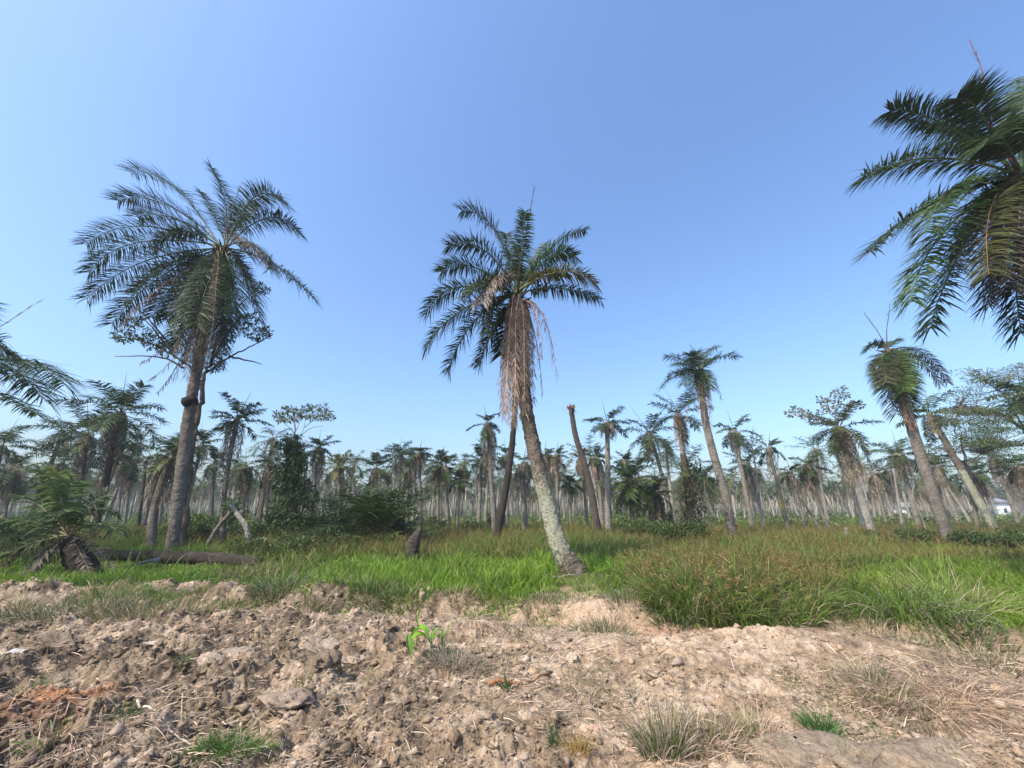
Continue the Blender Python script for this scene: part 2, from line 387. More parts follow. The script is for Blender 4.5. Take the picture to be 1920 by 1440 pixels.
def hero(name_label, cat, base_path, radpx, Yc, cen, crop, greens, deads, spears, barkm, lich=None, dark=None, leaf=.6, nl=58, group=None, skirt=None, drycol=DEAD, greencol=GREEN, fr=.04, boots=True, dens=14, rel=.16):
    """a palm drawn frond by frond. base_path: [(px,py,Y)...]; crop = (x0,y0,scale) of the frond coordinates"""
    X0, Y0, sc = crop
    pts = [W(*p) for p in base_path]
    pts[0][2] = gz(pts[0][0], pts[0][1]) - .1
    root = thing('oil_palm', name_label, cat, (pts[0][0], pts[0][1], pts[0][2] + .1), group)
    def r_at(p, px): return r_px(p, px)
    rads = [r_at(p, q) for p, q in zip(pts, radpx)]
    sub('trunk', trunk_mesh(pts, rads, seed=len(name_label), lich=lich, dark=dark, sides=18, dens=dens, rel=rel), barkm, root)
    Cc = W(X0 + cen[0] / sc, Y0 + cen[1] / sc, Yc)
    def wp(p, dd): return W(X0 + p[0] / sc, Y0 + p[1] / sc, Yc + dd)
    for g in greens:
        c, t, dd = g[:3]; kw = dict(g[3]) if len(g) > 3 else {}
        a = Cc + np.array((random.uniform(-.12, .12), random.uniform(-.12, .12), random.uniform(-.15, .1)))
        B = bez(a, wp(c, dd * .55), wp(t, dd), 22); B += np.cumsum(rng.normal(0, .006, B.shape), 0)
        if 'leaf' in kw: kw['leaf'] *= 1.25
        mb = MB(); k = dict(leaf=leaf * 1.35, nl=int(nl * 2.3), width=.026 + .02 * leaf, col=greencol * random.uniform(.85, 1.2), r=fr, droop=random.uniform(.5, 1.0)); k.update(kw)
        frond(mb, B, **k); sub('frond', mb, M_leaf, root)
    for g in deads:
        c, t, dd = g[:3]; kw = dict(g[3]) if len(g) > 3 else {}
        a = Cc + np.array((random.uniform(-.15, .15), random.uniform(-.15, .15), random.uniform(-.3, 0)))
        B = bez(a, wp(c, dd * .8), wp(t, dd), 16); B += np.cumsum(rng.normal(0, .012, B.shape), 0)
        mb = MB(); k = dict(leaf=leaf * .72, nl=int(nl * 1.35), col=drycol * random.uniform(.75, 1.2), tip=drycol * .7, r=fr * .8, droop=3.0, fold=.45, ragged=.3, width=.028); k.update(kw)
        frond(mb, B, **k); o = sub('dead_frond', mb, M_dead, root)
    for (path, dd, cc) in spears:
        mb = MB(); B = spline([Cc] + [wp(p, dd) for p in path], 14); tube(mb, B, np.linspace(.035, .006, 14), 5, c=cc)
        blades(mb, B[8:].repeat(3, 0), nrm(B[-1] - B[6])[None] + rng.normal(0, .12, (18, 3)), .35, .02, .1, 2, None, cc)
        sub('spear_leaf', mb, M_leaf, root)
    if boots:                                     # stubs of cut leaf stalks round the growing point
        mb = MB(); ax = nrm(Cc - np.array(pts[-2]))
        for k in range(34):
            a = k * 2.4; z = -k * .03; d = np.array((math.cos(a), math.sin(a), .9)); p = Cc + ax * z + np.array((math.cos(a), math.sin(a), 0)) * rads[-1] * .7
            L = random.uniform(.25, .5); tube(mb, [p, p + nrm(d) * L * .5, p + nrm(d * np.array((1, 1, .8))) * L], [.05, .04, .02], 5, c=np.array((.09, .06, .04)))
        sub('leaf_stubs', mb, M_dead, root)
    return root, Cc

def skirt_mesh(mb, Cc, axis, n, L, r, col, leaf=.35, nl=16, rs=None, width=.03, spread=.25, segs=2):
    R = rs or rng
    for k in range(n):
        a = R.uniform(0, 2 * math.pi); o = np.array((math.cos(a), math.sin(a), 0))
        l = L * R.uniform(.55, 1.05); top = Cc + axis * R.uniform(-.5, .1) + o * r
        B = bez(top, top + o * (spread + R.uniform(0, .3)) - Z3 * l * .1, top + o * R.uniform(.02, spread * 1.3) - axis * 0 - Z3 * l - axis * .0 + (-axis * l * .0), 7)
        sh = (np.linspace(0, 1, 7) ** 1)[:, None] * ((-axis + Z3) * l * .75); B = B + sh
        B = B + np.cumsum(R.normal(0, .02, B.shape), 0)
        frond(mb, B, leaf=leaf, nl=nl, col=col * R.uniform(.65, 1.25), droop=3.5, width=width, r=.022, start=.1, segs=segs, rach=col * .8, ragged=.2, sides=3, fold=.5, rs=R)

def crown_mesh(mb, Cc, n, L, leaf, nl, col, rs, axis=Z3, low=-.5, hi=1.35, segs=2, width=.05, droop=.8, r=.028, npt=8, wilt=.0, az0=0, arc=2 * math.pi):
    for k in range(n):
        u = (k + .5) / n; a = az0 + (k * 2.39996 + rs.uniform(-.3, .3)) % (2 * math.pi) / (2 * math.pi) * arc
        el = hi + (low - hi) * u ** .9 + rs.uniform(-.15, .15) - wilt
        l = L * rs.uniform(.8, 1.1) * (.85 if u < .12 else 1)
        d0 = np.array((math.cos(a) * math.cos(el), math.sin(a) * math.cos(el), math.sin(el)))
        e2 = el - rs.uniform(.5, .95) - (.3 if el < 0 else 0); e2 = max(e2, -1.45)
        d1 = np.array((math.cos(a) * math.cos(e2), math.sin(a) * math.cos(e2), math.sin(e2)))
        a0 = Cc + np.array((rs.normal(0, .05), rs.normal(0, .05), -.25 * u))
        B = bez(a0, a0 + d0 * l * .55, a0 + d0 * l * .5 + d1 * l * .5, npt)
        c = col * rs.uniform(.75, 1.25) + (np.array((.05, .03, .01)) * rs.random() if rs.random() < .3 else 0)
        frond(mb, B, leaf=leaf, nl=nl, col=c, droop=droop, width=width, r=r, start=.2, segs=segs, ragged=.12, sides=3, rs=rs)

def slope_Y(py, v):                        # distance at which something v metres above the ground is seen at py
    r = ray(960, py); return (CAMH - v) / (-r[2] / r[1])

palm_count = 0
def mid_palm(bx, by, cx, cy, label, v=.55, R=None, green=16, dead=14, skirt=2.2, wpx=None, bark=None, col=None, bend=0.0, seed=None, low=-.4, hi=1.3, Y=None, dcol=None, lich=None, wilt=0, mid=None, group='oil palms of the middle rows', dark=None, spear=True):
    """a palm of the middle rows: its foot, crown and crown radius are given as they stand in the plot"""
    global palm_count; palm_count += 1
    seed = seed or palm_count * 7 + 3; rs = np.random.default_rng(seed)
    Y = min(Y or slope_Y(by, v), 42); b = W(bx, by, Y); b[2] = gz(b[0], b[1]) - .08
    c = W(cx, cy, Y + rs.uniform(-.4, .4)); depth = Y * _cp + (c[2] - CAMH) * _sp
    R = (R or 45) / FPX * depth; rr = r_px(c * .5 + b * .5, (wpx or 11) * .9)
    root = thing('oil_palm', label, 'palm tree', (b[0], b[1], b[2] + .08), group)
    m1 = b * .65 + c * .35 + np.array((bend * 1.0, 0, 0)); m2 = b * .3 + c * .7 + np.array((bend * .8, 0, 0))
    path = [b, m1, m2, c]
    sub('trunk', trunk_mesh(path, [rr * 1.25, rr * 1.02, rr * .95, rr * .85], seed, lich=lich, dark=dark, sides=10, dens=6), bark or M_bark, root)
    ax = nrm(c - m2); L = R * 1.12
    if green:
        mb = MB(); crown_mesh(mb, c, green, L, max(.4, .26 * L), int(30 + L * 8), (GREEN if col is None else col), rs, low=low, hi=hi, wilt=wilt, width=.055 + .0006 * Y, r=.03)
        if spear:
            d = np.array((rs.normal(0, .2), 0, 1.0)); tube(mb, [c, c + d * L * .5, c + d * L * .85], [.03, .02, .008], 3, c=(.08, .07, .04))
        sub('crown', mb, M_leaf, root)
    if dead:
        mb = MB(); skirt_mesh(mb, c, ax, int(dead * 1.3), skirt, rr * 1.1, (DEADG if dcol is None else dcol), leaf=.42, nl=16, rs=rs, width=.032 + .0008 * Y, spread=.3)
        sub('dead_frond_skirt', mb, M_dead, root)
    return root, b, c, rr

# ------------------------------------------------------------------ the four near palms, frond by frond
K = dict
# 1: the speckled leaning palm in the middle
hero('tall leaning palm with yellow-white lichen on its trunk and a tan dead frond curtain', 'palm tree',
     [(1080, 1090, 12.6), (1047, 1020, 12.7), (1020, 920, 12.9), (1000, 835, 13.0), (986, 760, 13.1), (975, 640, 13.2), (970, 560, 13.2)],
     [62, 41, 37, 34, 31, 27, 24], 13.2, (960, 765), (700, 340, 3.5556),
     [((850, 180), (590, 195), .6), ((760, 335), (510, 435), -.3), ((640, 455), (450, 605), .5), ((480, 590), (345, 890), .2, K(droop=1.1)),
      ((540, 790), (348, 1115), -.4, K(droop=1.0)), ((620, 870), (508, 1275), .2, K(droop=.8)), ((790, 930), (700, 1230), .3, K(droop=.8)),
      ((1000, 430), (1020, 195), -.8, K(leaf=.42, droop=.9)), ((1180, 340), (1415, 330), .8, K(leaf=.42, droop=1.2)), ((1190, 380), (1340, 490), -.3, K(droop=1.2, col=GREENB)),
      ((1290, 490), (1475, 690), -.9, K(droop=1.5, col=YEL * .8)), ((1230, 650), (1522, 785), .2, K(droop=1.7, leaf=.5)),
      ((820, 500), (720, 820), -1.5, K(droop=1.8, col=DEADG * .75, tip=DEAD)), ((790, 720), (740, 1000), -.8, K(droop=1.2)), ((740, 560), (620, 760), -1.3),
      ((900, 900), (850, 1150), .9, K(droop=.9)), ((1110, 540), (1230, 640), 1.2, K(leaf=.5)), ((930, 480), (880, 350), 1.6, K(leaf=.5)), ((1060, 560), (1150, 420), 1.5, K(leaf=.45))],
     [((900, 760), (850, 1560), .3), ((930, 740), (905, 1620), -.3), ((960, 760), (965, 1640), -.5), ((985, 760), (1000, 1560), -.3), ((870, 800), (860, 1480), .4),
      ((1010, 780), (1045, 1450), 0), ((920, 720), (900, 1500), -.7, K(col=np.array((.42, .29, .22)))), ((950, 700), (935, 1450), -.8, K(col=np.array((.46, .32, .24)))),
      ((1000, 740), (985, 1400), -.6), ((880, 780), (835, 1420), 0), ((1075, 760), (1135, 1440), -.1, K(leaf=.35, col=DEADG * .8)), ((1190, 700), (1245, 1340), .1, K(leaf=.4)),
      ((1130, 720), (1120, 1190), -.5, K(col=np.array((.55, .34, .25)), leaf=.35)), ((1070, 800), (1060, 1250), .3), ((915, 800), (880, 1560), -.5, K(fold=.6)), ((950, 820), (930, 1580), -.6, K(fold=.6)),
      ((905, 790), (885, 1600), .2), ((985, 800), (975, 1600), .3), ((935, 760), (920, 1640), -.1), ((965, 800), (950, 1500), .4), ((1020, 790), (1020, 1500), .3), ((890, 760), (870, 1600), -.2), ((1005, 780), (990, 1500), -.5), ((1020, 800), (1045, 1540), .0, K(col=DEADG)), ((1030, 820), (1030, 1500), -.3, K(col=DEADG)), ((1040, 840), (1060, 1480), .2, K(col=DEADG * .9)), ((1015, 780), (1020, 1560), -.5, K(col=DEADG * 1.1)), ((1030, 800), (1055, 1380), -.2, K(col=DEADG))],
     [([(1010, 400), (1045, 200), (1068, 70)], .2, (.12, .06, .05)), ([(945, 600), (955, 520)], .1, (.3, .22, .14))],
     M_barkh, lich=lambda s: .22 + .30 * math.exp(-((s - .24) / .22) ** 2) - .3 * (s < .04) - .12 * (s > .6), dark=lambda s: .08 + .22 * (s > .6), leaf=.62, nl=64, rel=.22, dens=11)

# 2: the large palm on the left
hl = hero('tallest palm on the left, broad dark crown above a thick grey trunk with black burr', 'palm tree',
     [(320, 1046, 18.2), (326, 1000, 18.2), (336, 920, 18.3), (345, 850, 18.4), (357, 760, 18.5), (370, 690, 18.6), (396, 560, 18.7), (416, 480, 18.8)],
     [35, 33, 33, 32, 30, 28, 27, 24], 18.8, (1150, 560), (0, 260, 2.743),
     [((890, 130), (665, 170), .8), ((830, 235), (603, 320), -.4), ((680, 345), (440, 545), .6), ((890, 390), (790, 570), -1.4, K(droop=1.3, leaf=.75)),
      ((620, 445), (452, 690), -.5, K(droop=1.2)), ((690, 575), (447, 830), .3, K(droop=1.0)), ((770, 680), (575, 950), .2), ((880, 700), (780, 920), 1.2),
      ((950, 620), (880, 1020), -1.3, K(droop=1.0, leaf=.62, col=GREEN * .8)), ((1020, 660), (940, 940), -1.5, K(droop=1.1, leaf=.6, col=GREEN * .8)), ((1185, 290), (1085, 150), .5, K(leaf=.7)),
      ((1310, 150), (1480, 345), -.4), ((1400, 290), (1545, 490), .6), ((1320, 470), (1395, 670), -.6, K(col=YEL * .6, droop=1.6, tip=DEAD)),
      ((1430, 600), (1622, 835), .2, K(droop=1.4)), ((1310, 690), (1335, 945), .3, K(droop=.9)), ((1220, 690), (1205, 900), -1.2), ((1100, 360), (1030, 270), 1.4, K(leaf=.6)),
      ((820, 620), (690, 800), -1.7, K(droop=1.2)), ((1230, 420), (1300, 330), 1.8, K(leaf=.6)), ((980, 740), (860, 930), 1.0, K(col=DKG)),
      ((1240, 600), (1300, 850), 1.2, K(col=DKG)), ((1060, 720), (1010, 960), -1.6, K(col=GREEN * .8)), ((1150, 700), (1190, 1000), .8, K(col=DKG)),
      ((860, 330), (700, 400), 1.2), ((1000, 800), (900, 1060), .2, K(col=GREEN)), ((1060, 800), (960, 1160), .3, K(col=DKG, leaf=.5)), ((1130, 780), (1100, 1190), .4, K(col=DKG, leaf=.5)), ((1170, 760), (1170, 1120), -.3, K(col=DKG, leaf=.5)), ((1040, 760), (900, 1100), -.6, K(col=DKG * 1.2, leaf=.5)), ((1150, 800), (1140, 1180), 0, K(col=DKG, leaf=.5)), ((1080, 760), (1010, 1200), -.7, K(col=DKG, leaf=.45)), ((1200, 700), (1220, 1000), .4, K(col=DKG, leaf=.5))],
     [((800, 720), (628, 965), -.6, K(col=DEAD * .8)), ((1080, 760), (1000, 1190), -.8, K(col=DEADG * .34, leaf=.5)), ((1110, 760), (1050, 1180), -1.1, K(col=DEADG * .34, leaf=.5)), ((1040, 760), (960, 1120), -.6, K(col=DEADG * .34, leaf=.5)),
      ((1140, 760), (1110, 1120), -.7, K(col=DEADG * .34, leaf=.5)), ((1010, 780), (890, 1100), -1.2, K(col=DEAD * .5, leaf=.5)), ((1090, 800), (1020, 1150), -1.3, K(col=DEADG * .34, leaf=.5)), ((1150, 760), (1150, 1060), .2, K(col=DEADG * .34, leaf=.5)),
      ((1120, 700), (1070, 1120), -1.5, K(col=DEAD * .3, leaf=.5)), ((1070, 740), (990, 1080), .4, K(col=DEADG * .34, leaf=.5)), ((1120, 780), (1090, 1060), .5, K(col=DEADG * .34, leaf=.5)), ((1080, 900), (900, 1230), -.5, K(col=DEADG * .7)),
      ((1060, 840), (960, 1240), -.9, K(col=DEADG * .8)), ((1050, 1000), (720, 1165), -.3, K(leaf=.3, col=DEADG * .7, fold=.2)), ((1040, 1060), (760, 1255), -.6, K(leaf=.35, col=DEAD * .6)), ((1010, 1090), (822, 1315), 0, K(leaf=.3, col=DEADG * .7))],
     [([(1180, 400), (1240, 240)], -.5, (.3, .2, .15))], M_bark, lich=lambda s: .36 if s < .3 else .24, dark=lambda s: .1 + .3 * (s > .45) + .25 * math.exp(-((s - .55) / .05) ** 2), leaf=.86, nl=72, fr=.05, dens=9, rel=.26)
mb = MB(); bc = W(353, 753, 18.35)
for k in range(9):
    d = rng.normal(size=3) * .07; rr = rng.uniform(.16, .27); a = nrm(rng.normal(size=(1, 3)))[0]
    tube(mb, [bc + d - a * rr, bc + d - a * rr * .5, bc + d, bc + d + a * rr * .6, bc + d + a * rr], [rr * .3, rr * .8, rr, rr * .75, rr * .2], 9, c=(.04, .03, .025), wob=.25, seed=k)
sub('burr', mb, M_dead, hl[0])

# 3: the palm whose crown leans in at the top right
hero('big dark-crowned palm at the upper right edge, its trunk out of view', 'palm tree',
     [(2420, 1180, 9.6), (2150, 800, 9.5), (2040, 560, 9.4), (1960, 420, 9.3), (1915, 335, 9.2)], [52, 46, 44, 42, 40], 9.2, (985, 640), (1500, 60, 2.4),
     [((630, 335), (418, 348), .6), ((540, 490), (268, 672), .2, K(droop=.9)), ((560, 720), (298, 1000), .4, K(droop=.9)), ((560, 860), (490, 1225), -.5, K(droop=1.1, col=GREENB * .8)),
      ((680, 950), (600, 1335), .2, K(droop=1.0, col=GREENB * .8)), ((815, 700), (855, 1090), -1.0, K(droop=.9, col=YEL * .42, rach=np.array((.42, .22, .06)), r=.028)), ((790, 250), (692, 300), -.5),
      ((880, 860), (862, 1225), .6, K(col=DKG)), ((945, 950), (1000, 1355), .2, K(col=DKG * 1.2)), ((890, 380), (830, 520), -1.0), ((970, 330), (1080, 200), .5),
      ((620, 620), (560, 900), -1.0, K(col=GREENB * .7, droop=1.3)), ((760, 760), (700, 1050), 1.0, K(col=DKG)), ((730, 420), (560, 420), 1.5),
      ((1250, 250), (1500, 420), .3), ((1300, 500), (1560, 750), .2), ((1250, 700), (1420, 1050), -.4), ((1080, 760), (1200, 1250), -.3), ((1150, 300), (1380, 220), 1.0), ((1000, 420), (1010, 200), 1.6),
      ((960, 760), (930, 1150), -.6, K(col=DEADG * .35, droop=1.8)), ((860, 680), (790, 900), .4, K(col=DKG))],
     [((1010, 760), (1040, 1150), -.4, K(col=DEADG * .6)), ((980, 760), (985, 1100), -.7, K(col=DEADG * .7)), ((1040, 760), (1090, 1200), .1, K(col=DEADG * .7))],
     [([(860, 420), (840, 290), (812, 150), (772, 62)], -.2, (.20, .07, .09))], M_barkd, leaf=.64, nl=92, fr=.045)

# 4: the thick palm leaning in on the right
hero('thick palm leaning left, narrow drooping crown, orange-brown collar and tall bare spear leaves', 'palm tree',
     [(1785, 1022, 21.5), (1757, 950, 21.5), (1728, 860, 21.6), (1700, 770, 21.7), (1680, 700, 21.8), (1664, 655, 21.8)], [36, 34, 31, 28, 24, 18], 21.8, (672, 300), (1440, 560, 3.0),
     [((600, 205), (538, 300), .3, K(leaf=.5)), ((880, 215), (1012, 475), .2, K(leaf=.5, droop=2, col=DEADG * .28)), ((850, 270), (972, 490), -.5, K(leaf=.5, droop=2, col=DEADG * .28)), ((610, 320), (725, 655), -.4, K(col=YEL * .35)),
      ((760, 240), (822, 490), -1.0, K(col=GREENB, droop=1.1)), ((620, 300), (635, 500), -.8, K(col=GREEN)), ((700, 300), (765, 600), -.7), ((730, 320), (800, 570), -.2), ((700, 240), (720, 235), 1.2, K(leaf=.5)),
      ((640, 330), (690, 560), .3, K(col=GREEN)), ((720, 340), (770, 520), -1.2, K(col=GREENB)), ((650, 330), (665, 470), -1.2, K(col=YEL * .4)), ((740, 330), (790, 640), .4, K(col=GREEN))],
     [((730, 480), (800, 745), -.5, K(col=np.array((.46, .29, .2)), leaf=.3)), ((750, 500), (830, 730), -.5, K(col=np.array((.46, .29, .2)), leaf=.3)), ((710, 480), (770, 700), -.5, K(col=np.array((.46, .29, .2)), leaf=.3)),
      ((740, 480), (790, 700), -.7, K(col=np.array((.5, .32, .22)), leaf=.3)), ((700, 400), (720, 620), -.2), ((690, 400), (700, 560), -.7, K(col=DEAD * .6)), ((760, 520), (810, 700), .3), ((770, 440), (835, 570), .2, K(leaf=.2))],
     [([(668, 180), (686, 45)], .1, (.09, .04, .05)), ([(620, 190), (548, 90)], .3, (.12, .07, .06))], M_bark, lich=lambda s: .22, dark=lambda s: .25 + .3 * (s > .5), leaf=.75, nl=50, fr=.04, dens=10, rel=.13)

# 5: the tall palm right of the middle
hero('tall palm right of the middle, highest of the distant ones, with hanging pale fronds', 'palm tree',
     [(1373, 1000, 25), (1360, 930, 25), (1340, 860, 25), (1323, 790, 25), (1314, 720, 25), (1310, 700, 25)], [24, 22, 20, 18, 15, 12], 25, (1070, 330), (1000, 600, 3.43),
     [((950, 225), (848, 237), .5, K(leaf=.6)), ((915, 325), (828, 435), -.3), ((950, 290), (870, 370), .6), ((1030, 225), (1000, 215), -.6, K(leaf=.6)), ((1105, 175), (1178, 178), .4, K(leaf=.6)), ((1200, 195), (1312, 238), -.2, K(leaf=.6)),
      ((995, 330), (960, 420), -.8), ((1110, 300), (1130, 440), -.9), ((1040, 330), (1020, 520), -.4), ((980, 260), (910, 290), -1.0), ((1090, 330), (1100, 480), .5), ((1010, 310), (950, 350), 1.2), ((1060, 260), (1050, 210), 1.0), ((1120, 270), (1160, 250), 1.2)],
     [((1190, 340), (1212, 510), .2, K(leaf=.35)), ((1000, 420), (990, 640), 0), ((1080, 400), (1090, 640), -.4), ((1060, 400), (1075, 600), -.6), ((1120, 400), (1145, 690), -.2), ((1100, 420), (1110, 700), -.4), ((1040, 400), (1030, 580), .3), ((1130, 420), (1140, 600), .4)],
     [([(1060, 240), (1020, 180)], 0, (.12, .1, .06))], M_bark, leaf=.60, nl=34, fr=.045, boots=True, dens=8, rel=.1, lich=lambda s: .2)

# 6: the palm cut off by the left edge
hero('oil palm cut off by the left edge, three drooping dark fronds reaching into view', 'palm tree',
     [(-330, 1130, 13.5), (-270, 950, 13.5), (-200, 800, 13.5), (-160, 700, 13.5)], [44, 38, 34, 30], 13.5, (-160, 700), (0, 0, 1),
     [((60, 640), (126, 722), -.3, K(droop=1.3)), ((20, 650), (82, 748), .4, K(droop=1.3)), ((0, 720), (72, 775), -.2, K(droop=1.2, leaf=.5)), ((-330, 600), (-460, 720), 0), ((-280, 520), (-380, 560), .3), ((-160, 500), (-200, 430), .5),
      ((-60, 560), (40, 690), 1.5), ((-300, 700), (-380, 850), -.3), ((-200, 800), (-240, 950), -1), ((-100, 800), (-60, 900), .5), ((-150, 600), (-60, 560), -1.2)],
     [((-140, 780), (-120, 940), 0), ((-170, 780), (-180, 930), -.3), ((-190, 760), (-200, 900), .4)],
     [([(-60, 650), (66, 570)], 0, (.4, .3, .28))], M_barkd, leaf=1.0, nl=64)

